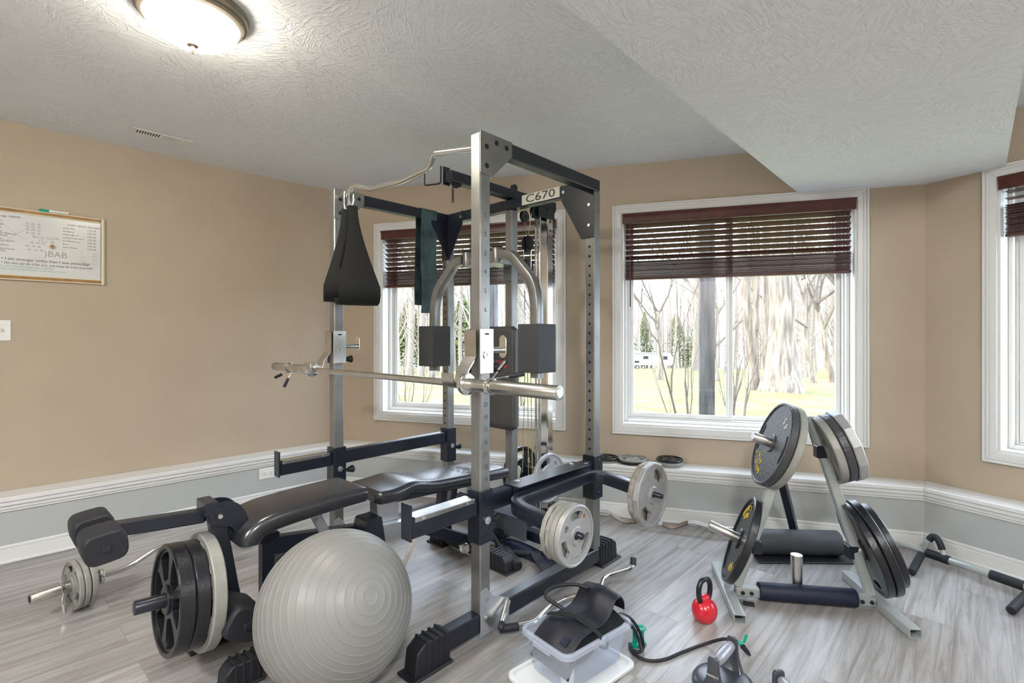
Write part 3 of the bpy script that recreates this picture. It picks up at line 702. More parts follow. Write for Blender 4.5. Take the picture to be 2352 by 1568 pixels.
cable((-.668, 1.05, 1.10), (-.70, 1.06, .36)); cable((-.64, 1.04, 1.10), (-.635, 1.05, .13)); cable((-.612, 1.04, 1.10), (-.600, 1.05, .13))
cable((-.66, 1.04, 1.56), (-.668, 1.05, 1.10), .0022)
t = B(); bx(t, -.70, -.56, 1.075, 1.110, .30, .40, .004); cyl(t, (-.79, 1.093, .355), (-.47, 1.093, .355), .0125); part('weight_carriage', t, 'black', rack)
t = B(); prism(t, [(-.72, .30), (-.69, .30), (-.665, .40), (-.685, .42), (-.72, .36)], 0, .012, Matrix(((1, 0, 0, 0), (0, 0, 1, 1.0), (0, 1, 0, 0), (0, 0, 0, 1))), .002); part('cable_clamp', t, 'cream', rack)
# hook and chain on the lat beam end
t = B(); pipe(t, fillet([(-.80, .33, 2.19), (-.80, .33, 2.115), (-.672, .345, 2.105), (-.672, .345, 2.20)], .02, 5), .005, 8); part('bar_holder', t, 'black', tb)
t = B(); bx(t, -.668, -.659, .355, .40, 2.10, 2.20, .001); part('bar_holder', t, 'black', tb)
t = B(); z = 2.085
for k in range(5):
    cc = V((-.63, .395, z-.010-k*.016)); lp = [(cc+V((.006*math.cos(a)*(k % 2), .006*math.cos(a)*((k+1) % 2), .011*math.sin(a)))) for a in [2*PI*i/12 for i in range(12)]]; pipe(t, lp, .0022, 6, True)
part('chain', t, 'black', tb)
# butterfly arms
t = B(); bx(t, -.70, -.56, .60, .846, 1.690, 1.735, .004); bx(t, -.665, -.595, .838, .8465, 1.60, 1.76, .002); hub = part('arm_bracket', t, 'silver', rack)
for s in (-1, 1):
    xc = -.63+s*.125
    t = B(); cyl(t, (xc, .62, 1.675), (xc, .62, 1.765), .030, bev=.004); h2 = part('arm_hinge', t, 'silver', rack)
    t = B(); cyl(t, (xc, .62, 1.766), (xc, .62, 1.774), .031, bev=.003); part('hinge_cap', t, 'rubber', h2)
    t = B(); bx(t, min(xc, -.63+s*.04), max(xc, -.63+s*.04), .605, .650, 1.69, 1.735, .003); part('arm_bracket', t, 'silver', rack)
    pth = fillet([(xc+s*.03, .62, 1.72), (xc+s*.11, .62, 1.715), (xc+s*.275, .615, 1.55), (xc+s*.300, .61, 1.44), (xc+s*.302, .61, 1.04)], .12, 7)
    t = B(); sweep(t, pth, rrect(.052, .052, .006, 2), up=(0, 1, 0)); part('press_arm', t, 'silver', rack)
    t = B(); w = .066; x_ = xc+s*.302
    o = [(-w, -w), (w, -w), (w, w), (-w, w)]; i_ = [(-.0275, -.0275), (.0275, -.0275), (.0275, .0275), (-.0275, .0275)]
    holes(t, [[(x_+a, .61+b) for a, b in o], [(x_+a, .61+b) for a, b in i_]], .255, Matrix.Translation((0, 0, 1.197)), .005)
    part('foam_pad', t, 'greyfoam', rack)
# upright back pad
def pad(t, L_, W_, T_, yf=lambda s: 0, wf=lambda s: 1, r=.022, n=26, endr=.03, tf=lambda s: 1):
    """cushion with its length on y (0..L), width on x, top at z = 0"""
    lp = []
    for k in range(n+1):
        s = k/n; y = L_*s; e = min(s, 1-s)*L_; q = 1.0 if e > endr else math.sqrt(max(.0, 1-((endr-e)/endr)**2))
        w = W_*wf(s)-2*endr*.9*(1-q); th = T_*tf(s)*(.55+.45*q)
        lp.append([V((a, y, yf(s)-T_*.5+b)) for a, b in rrect(w, th, min(r, th*.45), 4)])
    return loft(t, lp)
def bend_ends(n_): return n_
t = B(); t2 = B(); pad(t2, .62, .275, .058, r=.018)
bmesh.ops.transform(t2, matrix=Matrix(((1, 0, 0, -.63), (0, 0, -1, .745), (0, 1, 0, .700), (0, 0, 0, 1))), verts=t2.verts); merge(t, t2)
bp = part('back_pad', t, 'padvinyl', rack)
t = B(); bx(t, -.70, -.56, .806, .8465, .90, 1.15, .003); part('pad_bracket', t, 'black', rack)
t = B(); mt_ = lambda z: Matrix(((1, 0, 0, -.63), (0, 0, -1, .7440), (0, 1, 0, z), (0, 0, 0, 1)))
text(t, 'WEIDER', .050, mt_(1.135), .0004, 1.0, off=.0012); part('lettering', t, 'ink', bp)
t = B(); text(t, 'CLUB', .056, mt_(1.090), .0004, 1.2, off=.0012); part('lettering', t, 'redink', bp, label='red lettering')
# diamond tread foot plate and low bracket
t = B(); bx(t, -.84, -.42, .775, .779, .065, .215, .001); box(t, (-.63, .745, .235), (.42, .078, .004), Matrix.Rotation(.6, 3, 'X'))
rg = random.Random(5)
for i in range(16):
    for j in range(8):
        x = -.825+i*.026; z = .075+j*.018; s = 1 if (i+j) % 2 else -1
        if z < .21: box(t, (x, .7742, z), (.018, .002, .0035), Matrix.Rotation(s*PI/4, 3, 'Y'))
part('foot_plate', t, 'tread', rack)
# U-shaped plate holder clamped on the right safety arm
t = B(); bx(t, -.062, .040, .20, .74, .5945, .5985, .001); bx(t, .001, .005, .20, .74, .515, .594, .001); dc = part('dip_bar_clamp', t, 'black', rack)
for y in (.26, .68):
    t = B(); cyl(t, (-.03, y, .599), (-.03, y, .604), .013, seg=20); sph(t, (-.03, y, .604), .008, (1, 1, .5), 12); part('bolt', t, 'satin', dc)
pth = fillet([(.40, .125, .510), (.30, .125, .518), (.045, .125, .545), (.045, .775, .545), (.30, .775, .518), (.40, .775, .510)], .10, 9)
pth = [p for p in pth if True]
t = B(); sweep(t, pth[1:-1], rrect(.055, .056, .006, 2), up=(0, 0, 1)); ub = part('dip_bar', t, 'black', rack)
for y in (.125, .775):
    t = B(); cyl(t, (.295, y, .517), (.425, y, .508), .0125, bev=.003); part('plate_peg', t, 'black', ub)
# band of diamond label marks on the lower sleeve area
for x in (-.03,):
    t = B(); bx(t, x-.034, x-.034+.068, -.004, .064, .399, .400)
    t.free()
# ---------------------------------------------------------------- weight plates
def polar(r, a): return (r*math.cos(a), r*math.sin(a))
def sector(a0, a1, r0, r1, n=10, c=.15):
    """hole with rounded-off corners between two radii"""
    da = (a1-a0)*c; dr = (r1-r0)*c*1.6; o = []
    o += [polar(r1-dr, a0), polar(r1-dr*.25, a0+da*.35)]
    o += [polar(r1, a0+da+(a1-a0-2*da)*k/n) for k in range(n+1)]+[polar(r1-dr*.25, a1-da*.35), polar(r1-dr, a1)]
    o += [polar(r0+dr, a1), polar(r0+dr*.25, a1-da*.5)]+[polar(r0, a1-da-(a1-a0-2*da)*k/4) for k in range(5)]+[polar(r0+dr*.25, a0+da*.5), polar(r0+dr, a0)]
    return o
def plate_bm(R, T, kind='solid', sides=0, hub=.05, bore=.0145, rim=.022, web=None, rot=0.):
    t = B(); seg = sides or 64; web = web or T*.5; ro = R-rim*.6
    M_ = Matrix.Rotation(rot, 4, 'Z')
    lathe(t, [(R-rim, T/2-.002), (R-rim+.003, T/2), (R-.004, T/2), (R, T/2-.004), (R, -T/2+.004), (R-.004, -T/2), (R-rim+.003, -T/2), (R-rim, -T/2+.002)], seg, M_, True)
    lathe(t, [(bore, T/2-.001), (bore+.002, T/2+.001), (hub-.004, T/2+.001), (hub, T/2-.003), (hub, -T/2+.003), (hub-.004, -T/2-.001), (bore+.002, -T/2-.001), (bore, -T/2+.001)], 40, None, True)
    n = sides or 64
    L_ = [[polar(ro, 2*PI*(i+.5)/n) for i in range(n)], [polar((hub+bore)/2, 2*PI*i/32) for i in range(32)]]
    r0, r1 = hub+.014, R-rim-.010
    if kind == 'spoke':
        for k in range(6): L_.append(sector(k*PI/3+.14, (k+1)*PI/3-.14, r0, r1))
    elif kind == 'grip3':
        for k in range(3): L_.append(sector(k*2*PI/3+.52, k*2*PI/3+1.50, r0+(r1-r0)*.25, r1))
        for k in range(1): L_.append([(polar((r0+r1)/2, k*2*PI/3-.05)[0]+.013*R/.11*math.cos(a), polar((r0+r1)/2, k*2*PI/3-.05)[1]+.013*R/.11*math.sin(a)) for a in [2*PI*i/16 for i in range(16)]])
    elif kind == 'grip5':
        for k in range(5): L_.append(sector(k*2*PI/5+.16, (k+1)*2*PI/5-.16, r0+.004, r1))
    elif kind == 'grip2':
        for k in range(2): L_.append(sector(k*PI+.72, k*PI+1.72, r0+(r1-r0)*.25, r1-.004))
    elif kind == 'slot3':
        for k in range(3): L_.append(sector(k*2*PI/3-.27, k*2*PI/3+.27, r1-.040, r1-.006, c=.3))
    elif kind == 'arc2':
        for k in range(2): L_.append(sector(k*PI-.42, k*PI+.42, r1-.030, r1-.004, c=.2))
    holes(t, L_, web, M_, .0012)
    return t
def plate(name, bm, m, label, mtx, group, cat='weight plate'):
    return single(name, bm, m, label, cat, group=group, mtx=mtx, ang=24)
def axis_m(c, ax, roll=0.):
    return Matrix.Translation(V(c)) @ basis(ax) @ Matrix.Rotation(roll, 4, 'Z')
XA = V(RACK.to_3x3() @ V((1, 0, 0))); YA = V(RACK.to_3x3() @ V((0, 1, 0)))
def curved_text(b, s, r, a0, size, z, cw=True, step=None):
    n = len(s)
    for i, ch in enumerate(s):
        if ch == ' ': continue
        a = a0-(i-(n-1)/2)*(step or size*.82/r)
        text(b, ch, size, Matrix.Translation((r*math.cos(a), r*math.sin(a), z)) @ Matrix.Rotation(a-PI/2, 4, 'Z'), .0012)

# plates on the U-shaped holder
G1 = 'grey plates on the rack plate holder'
mk = lambda x, y, z, r=0.: axis_m(RL(x, y, z), XA, r)
plate('weight_plate', plate_bm(.113, .020, 'solid', 12, .03, rim=.014, web=.017), 'greycast', 'inner twelve-sided grey plate on the front peg of the rack holder', mk(.312, .125, .506, .2), G1)
plate('weight_plate', plate_bm(.113, .020, 'solid', 12, .03, rim=.014, web=.017), 'greycast', 'second twelve-sided grey plate on the front peg of the rack holder', mk(.335, .125, .505, .45), G1)
t = plate_bm(.116, .024, 'grip3', 0, .036, .0150, .012, .016)
o = plate('weight_plate', t, 'silvercast', 'round grey grip plate outermost on the front peg of the rack holder', mk(.385, .125, .5035, 2.6), G1)
t = B(); curved_text(t, 'OLYMPIC', .080, 2.2, .014, .0085); curved_text(t, '10 LB', .080, -.3, .014, .0085); part('raised_lettering', t, 'silvercast', o)
t = B(); cyl(t, (-.012, -.082, .0085), (-.012, -.082, .0095), .008, seg=20); part('stamp', t, 'oak', o, label='small orange stamp')
plate('weight_plate', plate_bm(.115, .022, 'solid', 0, .034, .0150, .012, .017), 'greycast', 'round grey plate behind the grip plate on the front rack peg', mk(.3595, .125, .5045, 0), G1)
plate('weight_plate', plate_bm(.150, .028, 'solid', 12, .035, rim=.016, web=.022), 'worncast', 'rust-stained twelve-sided plate behind the rear outermost one on the rack holder', mk(.335, .775, .506, .1), G1)
o = plate('weight_plate', plate_bm(.157, .030, 'grip2', 12, .042, .0150, .018, .020), 'silvercast', 'large twelve-sided silver grip plate outermost on the rear rack peg', mk(.3665, .775, .504, .35+PI/2+.9), G1)
t = B(); curved_text(t, 'STANDARD', .110, -.35, .019, .0105); curved_text(t, '25 LBS', .110, 2.7, .022, .0105); part('raised_lettering', t, 'silvercast', o)
# plates on the cable carriage
G2 = 'plates on the cable weight carriage'
plate('weight_plate', plate_bm(.156, .026, 'grip3', 0, .05, .0145, .014, .016), 'silvercast', 'round silver three-grip plate hanging on the cable carriage', mk(-.505, 1.093, .355, 1.0), G2)
plate('weight_plate', plate_bm(.165, .028, 'grip3', 0, .05, .0145, .016, .016), 'blackcast', 'round black three-grip plate hanging on the cable carriage', mk(-.745, 1.093, .355, .7), G2)
# plates on the ledge
G3 = 'small plates stacked on the window ledge'
gp = plate_bm(.088, .017, 'grip5', 0, .030, .0135, .010, .010); gb = plate_bm(.100, .018, 'grip5', 0, .032, .0135, .011, .010); gc = plate_bm(.082, .012, 'grip5', 0, .028, .0135, .010, .008)
def ledge_pos(px, py):
    p = at(px, py, LEDGE+.02); a, b = P2[1], P2[2]; n = outn(a, b); d = (b-a).normalized(); q = V((p.x, p.y)); u = (q-a).dot(d); return a+d*u-n*.088
def stack(px, py, items, where):
    p = ledge_pos(px, py); z = LEDGE+.0006
    for k, (bm_, T, m, lb) in enumerate(items):
        z += T/2+.0012
        plate('weight_plate', bm_.copy(), m, lb, Matrix.Translation((p.x+.002*k, p.y-.001*k, z)) @ Matrix.Rotation(.5+k*.9, 4, 'Z'), G3); z += T/2
stack(1388, 1058, [(gc, .012, 'silvercast', 'thin silver plate under the black one on the ledge, nearest the rack'), (gp, .017, 'blackcast', 'black spoked plate on the ledge beside the rack upright')], '')
stack(1451, 1061, [(gb, .018, 'blackcast', 'black plate under the grey spoked one in the middle of the ledge'), (gb, .018, 'greycast', 'grey spoked plate on top in the middle of the ledge')], '')
stack(1537, 1062, [(gc, .012, 'silvercast', 'silver plate lowest of the right-hand stack on the ledge'), (gp, .017, 'silvercast', 'silver plate middle of the right-hand stack on the ledge'), (gp, .017, 'blackcast', 'black spoked plate on top of the right-hand ledge stack')], '')
for b_ in (gp, gb, gc): b_.free()

# ---------------------------------------------------------------- barbell on the catches, with spring collars
BY = -.100; BZ = 1.0705
BZ += .0
bbm = RACK @ Matrix.Translation((-.64, BY, BZ))
bb = thing('barbell', 'long chrome barbell resting in the catches of the rack', 'barbell', mtx=bbm)
t = B(); cyl(t, (-.60, 0, 0), (.64, 0, 0), .0145, seg=28); part('shaft', t, 'brushed', bb)
for s, x0, x1 in ((1, .645, 1.125), (-1, -.615, -1.13)):
    t = B(); cyl(t, (x0, 0, 0), (x0+s*.012, 0, 0), .036, seg=40, bev=.002); cyl(t, (x0+s*.0125, 0, 0), (x0+s*.047, 0, 0), .041, seg=40, bev=.003) if s < 0 else cyl(t, (x0+s*.0125, 0, 0), (x0+s*.030, 0, 0), .043, seg=40, bev=.002)
    part('collar_ring', t, 'chrome', bb)
    t = B(); cyl(t, (x0+s*.0475, 0, 0) if s < 0 else (x0+.0305, 0, 0), (x1, 0, 0), .0252, seg=40, bev=.002); sl_ = part('sleeve', t, 'brushed', bb)
    t = B(); cyl(t, (x1+s*.0005, 0, 0), (x1+s*.002, 0, 0), .0165, seg=30); lathe(t, [(.0165, 0), (.018, .0015), (.0195, 0)], 30, Matrix.Translation((x1+s*.0005, 0, 0)) @ Matrix.Rotation(s*PI/2, 4, 'Y')); part('end_cap', t, 'satin', sl_)
def spring_collar(x, angs, label, grips):
    r = thing('spring_collar', label, 'barbell collar', mtx=bbm @ Matrix.Translation((x, 0, 0)), group='spring collars on the barbell')
    t = B(); pts = []; a0 = math.radians(angs[0]); turns = 3; tot = 2*PI*turns+math.radians(angs[1]-angs[0])
    for k in range(0, 73):
        a = a0+tot*k/72; pts.append(V((-.010+.020*k/72, .0290*math.cos(a), .0290*math.sin(a))))
    pipe(t, pts, .0026, 8); part('spring', t, 'chrome', r)
    for (p, dr, L_), base in zip(grips, (pts[0], pts[-1])):
        d = V(dr).normalized(); b0 = V(base); t = B(); pipe(t, [b0, b0+d*.02, b0+d*L_], .0026, 8); part('wire_arm', t, 'chrome', r)
        t = B(); cyl(t, b0+d*(L_-.004), b0+d*(L_+.055), .009, seg=14, bev=.004); g = part('grip', t, 'rubber', r)
        if p:
            t = B(); c = b0+d*(L_+.026); nrm = V((.35, -.75, .0)); nrm = (nrm-d*nrm.dot(d)).normalized(); up = nrm.cross(d)
            text(t, 'WEIDER', .0115, fr(c+nrm*.0091, d, up, nrm), .0002, 1.05); part('lettering', t, 'sticker', g)
spring_collar(.80, (60, 100), 'chrome spring collar with two black grips on the right barbell sleeve', [(True, (.62, .25, .8), .045), (False, (.80, .75, .18), .070)])
spring_collar(-.93, (250, 290), 'chrome spring collar with hanging grips on the left barbell sleeve', [(False, (-.65, -.25, -.28), .045), (False, (-.05, -.35, -.75), .045)])

# ---------------------------------------------------------------- slings and stretch band on the rack
def sling(x, y, ztop, w0, w1, h, dx, yaw, label, m='cloth'):
    mt = RACK @ Matrix.Translation((x, y, ztop)) @ Matrix.Rotation(yaw, 4, 'Z'); r = thing('ab_sling', label, 'hanging sling', mtx=mt, group='padded slings on the pull-up bar')
    t = B(); n = 26; L_ = []
    P_ = []
    # closed teardrop of webbing seen from its side; panel width grows downwards
    for k in range(n+1):
        s = k/n
        if s < .40: q = s/.40; P_.append((-.012-.050*q**1.6, -.085-(h-.16)*q, w0+(w1-w0)*min(1, max(0, (q-.12)/.83))**1.35))
        elif s < .60: q = (s-.40)/.20; a = PI*(1+q); P_.append((.062*math.cos(a), -.085-(h-.16)+.075*math.sin(a), w1))
        else: q = (1-s)/.40; P_.append((.012+.050*q**1.6, -.085-(h-.16)*q, w0+(w1-w0)*min(1, max(0, (q-.12)/.83))**1.35))
    for k, (a, z, w) in enumerate(P_):
        a0, z0, _ = P_[max(0, k-1)]; a1, z1, _ = P_[min(n, k+1)]; d = V((0, a1-a0, z1-z0)).normalized(); nn = V((1, 0, 0)).cross(d)
        th = .007; sk = dx*(-z/h)
        L_.append([V((sk+q*w/2, a, z))+nn*e for q, e in ((-1, -th/2), (-.5, -th/2-.002), (.5, -th/2-.002), (1, -th/2), (1, th/2), (-1, th/2))])
    loft(t, L_); part('padded_loop', t, m, r, ang=50)
    for s in (-1, 1):
        t = B(); pts = smooth([(dx*.02+s*.000, s*.010+.0, -.012), (.008, s*.010, .010), (.006, s*.010, .022), (-.006, s*.010, .022), (-.010, s*.010, .0), (-.010, s*.010, -.060), (0, s*.012, -.088), (.010, s*.012, -.060), (.010, s*.010, -.02)], 5)
        pipe(t, pts, .0038, 8); part('snap_hook', t, 'chrome', r)
sling(-1.02, -.000, 2.06, .050, .225, .625, .035, 1.32, 'black padded ab sling hanging in front on the left of the pull-up bar')
sling(-1.10, .015, 2.055, .045, .200, .600, -.02, 1.15, 'black padded ab sling partly hidden behind the front one, nearer the post')
# stretch band folded over the left top beam
t = B(); y0, y1 = .615, .745; L_ = []
pr = [(-1.2025, 1.415), (-1.2030, 1.50), (-1.1990, 1.62), (-1.2035, 1.75), (-1.2000, 1.90), (-1.2030, 2.03), (-1.2030, 2.105), (-1.2050, 2.1135), (-1.236, 2.1145), (-1.267, 2.1135), (-1.2695, 2.105), (-1.2700, 2.0), (-1.272, 1.8), (-1.270, 1.6), (-1.271, 1.47)]
for k, (x, z) in enumerate(pr):
    a, b = pr[max(0, k-1)], pr[min(len(pr)-1, k+1)]; d = V((b[0]-a[0], 0, b[1]-a[1])).normalized(); n = d.cross(V((0, 1, 0)))
    e = .006*math.sin(k*1.3)
    L_.append([V((x, y0+e-.03*(1 if k > 8 else 0)*0, z))+n*q for q in (0, .0025)][:1]+[V((x, y1+e*.5, z)), V((x, y1+e*.5, z))+n*.0025, V((x, y0+e, z))+n*.0025])
loft(t, L_); single('stretch_band', t, 'teal', 'wide dark teal latex band folded over the left top beam of the rack', 'resistance band', mtx=RACK, ang=60)

# ---------------------------------------------------------------- bench with leg developer
bn = thing('weight_bench', 'black padded weight bench with leg developer standing inside the rack', 'weight bench', mtx=RACK @ Matrix.Translation((-.64, 0, 0)))
def bp_(nm, t, m, pr=None, **k): return part(nm, t, m, pr or bn, **k)
# back pad: lumbar hump, narrower head end
t = B(); t2 = B()
wf = lambda s: .84+.22*math.exp(-((s-.10)/.16)**2)+.16*s
pad(t2, .90, .28, .062, yf=lambda s: -.006*s-.048*s+.020*math.exp(-((s-.24)/.10)**2), wf=wf, r=.024, n=40, endr=.03)
bmesh.ops.translate(t2, vec=(0, -.165, .545), verts=t2.verts); merge(t, t2); bk = bp_('back_pad', t, 'vinyl')
t = B(); text(t, 'WEIDER', .050, fr((.02, .50, .5085), (.985, .17, 0), (-.17, .985, .0), (0, 0, 1)) @ Matrix.Identity(4), .0006, .95, off=.001); text(t, 'CLUB', .055, fr((.03, .445, .5115), (.985, .17, 0), (-.17, .985, 0), (0, 0, 1)), .0006, 1.2)
bmesh.ops.rotate(t, cent=(0, .47, .51), matrix=Matrix.Rotation(-.055, 3, 'X'), verts=t.verts); bmesh.ops.translate(t, vec=(0, 0, .003), verts=t.verts); bp_('lettering', t, 'ink', bk)
# seat pad with rolled front
t = B(); n = 22; L_ = []
cen = [(-.215, .548), (-.25, .549), (-.40, .545), (-.55, .538), (-.62, .531), (-.670, .515), (-.700, .487), (-.705, .462)]
cs = smooth([(0, a, b) for a, b in cen], 4)
for k, p in enumerate(cs):
    s = k/(len(cs)-1); d = (cs[min(k+1, len(cs)-1)]-cs[max(k-1, 0)]).normalized(); nn = d.cross(V((1, 0, 0))); 
    if nn.z < 0: nn = -nn
    e = min(s, 1-s)*.62; q = 1 if e > .03 else math.sqrt(max(0, 1-((.03-e)/.03)**2)); th = (.062+.018*s)*(.55+.45*q); w = .285-.02*s-.05*(1-q)
    L_.append([p+V((a, 0, 0))+nn*b for a, b in rrect(w, th, th*.38, 4)])
loft(t, L_); bp_('seat_pad', t, 'vinyl')
# frame
t = B(); bar(t, (0, -.60, .400), (0, .10, .300), .05, .07); bp_('main_beam', t, 'black')
t = B(); bar(t, (0, .10, .300), (0, .50, .100), .05, .06); bp_('main_beam', t, 'black')
t = B(); bar(t, (0, -.60, .085), (0, -.60, .43), .048, .05); bx(t, -.032, .032, -.64, -.56, .425, .455, .003); bp_('front_post', t, 'black')
t = B(); bar(t, (.175, -.75, .050), (.175, -.62, .050), .055, .055); bp_('front_foot', t, 'black'); t = B(); bar(t, (-.175, -.75, .050), (-.175, -.62, .050), .055, .055); bp_('front_foot', t, 'black')
t = B(); bar(t, (-.27, -.60, .055), (.24, -.60, .055), .058, .056) if 0 else bar(t, (-.22, -.592, .055), (.22, -.592, .055), .05, .05); bp_('front_crossbar', t, 'black')
def cap(x, y, ax, nm='foot_cap'):
    t = B(); m = Matrix.Translation((x, y, 0)) @ Matrix.Rotation(ax, 4, 'Z'); t2 = B()
    prism(t2, [(-.085, 0), (-.080, .06), (-.055, .088), (.045, .085), (.045, 0)], -.036, .036, Matrix(((1, 0, 0, 0), (0, 0, -1, 0), (0, 1, 0, 0), (0, 0, 0, 1))), .004)
    for k in range(4): bx(t2, -.048+k*.026, -.038+k*.026, -.040, .040, 0, .092, .002)
    bx(t2, -.098, .05, -.050, .050, 0, .010, .004); bmesh.ops.transform(t2, matrix=m, verts=t2.verts); merge(t, t2); bp_(nm, t, 'rubber')
cap(.175, -.745, PI/2); cap(-.175, -.745, PI/2)
t = B(); bar(t, (-.22, .53, .050), (.22, .53, .050), .055, .055); bp_('rear_crossbar', t, 'black')
cap(-.24, .53, 0); cap(.24, .53, PI)
t = B()
for s in (-1, 1): bx(t, s*.036, s*.030, -.10, .02, .315, .47, .001)
bp_('hinge_bracket', t, 'satin')
t = B(); bar(t, (-.075, -.03, .475), (-.075, .60, .437), .030, .030); bar(t, (.075, -.03, .475), (.075, .60, .437), .030, .030); bar(t, (-.09, -.02, .475), (.09, -.02, .475), .03, .028); bp_('pad_frame', t, 'black')
t = B(); bar(t, (0, .33, .43), (0, .30, .17), .045, .045); bar(t, (0, .42, .42), (0, .36, .14), .012, .04); bp_('back_support', t, 'black')
t = B(); prism(t, [(-.20, .42), (-.12, .42), (-.10, .29), (-.12, .275), (-.22, .275), (-.235, .292)], -.055, .055, Matrix(((0, 0, 1, .055), (1, 0, 0, 0), (0, 1, 0, 0), (0, 0, 0, 1))), .006); bp_('pivot_housing', t, 'black')
t = B(); holes(t, [[(-.028, -.115), (.022, -.120), (.034, .0), (.030, .10), (-.020, .10), (-.016, 0)]]+[[(c[0]+.007*math.cos(a), c[1]+.007*math.sin(a)) for a in [2*PI*i/12 for i in range(12)]] for c in ((0, -.07), (0, -.01), (0, .05))], .005, fr((.110, .030, .215), (.2, .55, .25), (-.0, .55, 1), (1, 0, -.3)) , .001); bp_('adjuster_arm', t, 'satin')
t = B(); bar(t, (.030, -.42, .51), (.030, -.36, .385), .006, .045); cyl(t, (.034, -.40, .46), (.045, -.40, .46), .010, seg=6); bp_('seat_bracket', t, 'satin')
t = B(); bar(t, (.060, -.10, .330), (.060, .42, .285), .045, .066); bp_('link_bar', t, 'satin'); st = B(); bx(st, .0830, .0837, .05, .085, .305, .335); bp_('warning_label', st, 'sticker'); st = B(); bx(st, .0838, .0841, .053, .082, .323, .333); bp_('label_band', st, 'redrubber')
t = B(); bx(t, -.03, .03, -.70, -.60, .435, .475, .004); bar(t, (0, -.68, .455), (0, -.775, .53), .055, .05); bp_('developer_mount', t, 'black')
# leg developer lever, hooked head plate, upper and lower rollers
ld = bp_('leg_developer', (lambda t: (bar(t, (.02, -.800, .60), (.02, -.745, .27), .050, .055), t)[1])(B()), 'black')
for x in (-.018, .056):
    t = B(); hook = [(-.825, .560), (-.838, .592), (-.822, .626), (-.780, .636), (-.735, .622), (-.702, .580), (-.692, .52), (-.705, .468), (-.730, .465), (-.738, .505), (-.757, .535), (-.785, .545)]
    prism(t, [(p.y, p.z) for p in smooth([(0, a, b) for a, b in hook], 4, True)], 0, .005, Matrix(((0, 0, 1, x), (1, 0, 0, 0), (0, 1, 0, 0), (0, 0, 0, 1))), .001); part('hook_plate', t, 'black', ld)
t = B(); cyl(t, (.046, -.80, .592), (.068, -.80, .592), .032, seg=28); cyl(t, (.068, -.80, .592), (.078, -.80, .592), .011, seg=6); part('pivot_bolt', t, 'black', ld)
t = B(); cyl(t, (.078, -.80, .592), (.088, -.80, .592), .008, seg=10); part('bolt', t, 'satin', ld)
t = B(); bar(t, (0, -.83, .585), (0, -1.150, .612), .045, .048); part('extension_arm', t, 'black', ld)
t = B(); bx(t, -.035, .066, -.845, -.80, .595, .645, .002); part('arm_bracket', t, 'black', ld)
def foam_roll(y, z, x0, x1, nm='foam_roller', tilt=.0, m='foam', r=.057):
    t = B(); lp = []
    base = []
    for k in range(28):
        a = 2*PI*k/28; c, s = math.cos(a), math.sin(a); base.append((r*(abs(c)**.42)*(1 if c > 0 else -1), r*.86*(abs(s)**.70)*(1 if s > 0 else -1)))
    for x, q in ((x0, .88), (x0+.006, .96), (x0+.014, 1), (x1-.014, 1), (x1-.006, .96), (x1, .88)):
        lp.append([V((x, y+(a*math.cos(tilt)-b*math.sin(tilt))*q, z+(a*math.sin(tilt)+b*math.cos(tilt))*q)) for a, b in base])
    loft(t, lp); rr = part(nm, t, m, ld, ang=40); return rr
t = B(); bar(t, (-.17, -1.145, .602), (.17, -1.145, .602), .022, .022, bev=.002); part('roller_axle', t, 'black', ld)
foam_roll(-1.145, .602, .030, .165, tilt=.12); foam_roll(-1.145, .602, -.165, -.030, tilt=.12)
t = B(); bar(t, (-.17, -.765, .235), (.26, -.765, .235), .025, .025, bev=.002); part('roller_axle', t, 'black', ld)
foam_roll(-.765, .235, .055, .245, r=.066, tilt=-.5); foam_roll(-.765, .235, -.150, -.012, r=.066, tilt=-.5)
t = B(); cyl(t, (.02, -.785, .309), (.02, -1.050, .327), .0240, bev=.003, seg=24); part('plate_peg', t, 'black', ld)
t = B(); cyl(t, (.02, -.785, .315), (.02, -.812, .317), .040, seg=24); part('peg_stop', t, 'black', ld)
G4 = 'plates on the bench leg developer'
ay = V((RACK.to_3x3() @ V((0, -1, .068))))
pk = lambda y, r=0.: axis_m(RL(-.62, y, .318-(y+.92)*.068), ay, r)
plate('weight_plate', plate_bm(.208, .042, 'spoke', 0, .055, .0255, .026, .014), 'greycast', 'large grey spoked plate innermost on the bench leg developer', pk(-.842, .3), G4)
plate('weight_plate', plate_bm(.188, .044, 'spoke', 0, .055, .0255, .022, .018), 'blackcast', 'black plate in the middle on the bench leg developer', pk(-.8880, .1), G4)
plate('weight_plate', plate_bm(.190, .048, 'spoke', 0, .050, .0255, .018, .030), 'blackcast', 'black spoked plate outermost on the bench leg developer', pk(-.9370, .5), G4)

# ---------------------------------------------------------------- exercise ball
Rb = .272; pc = V((-.64, 1.84, Rb))
pole = (V(((851-1176)/FPX, 1, -(1370-772)/FPX)).normalized())
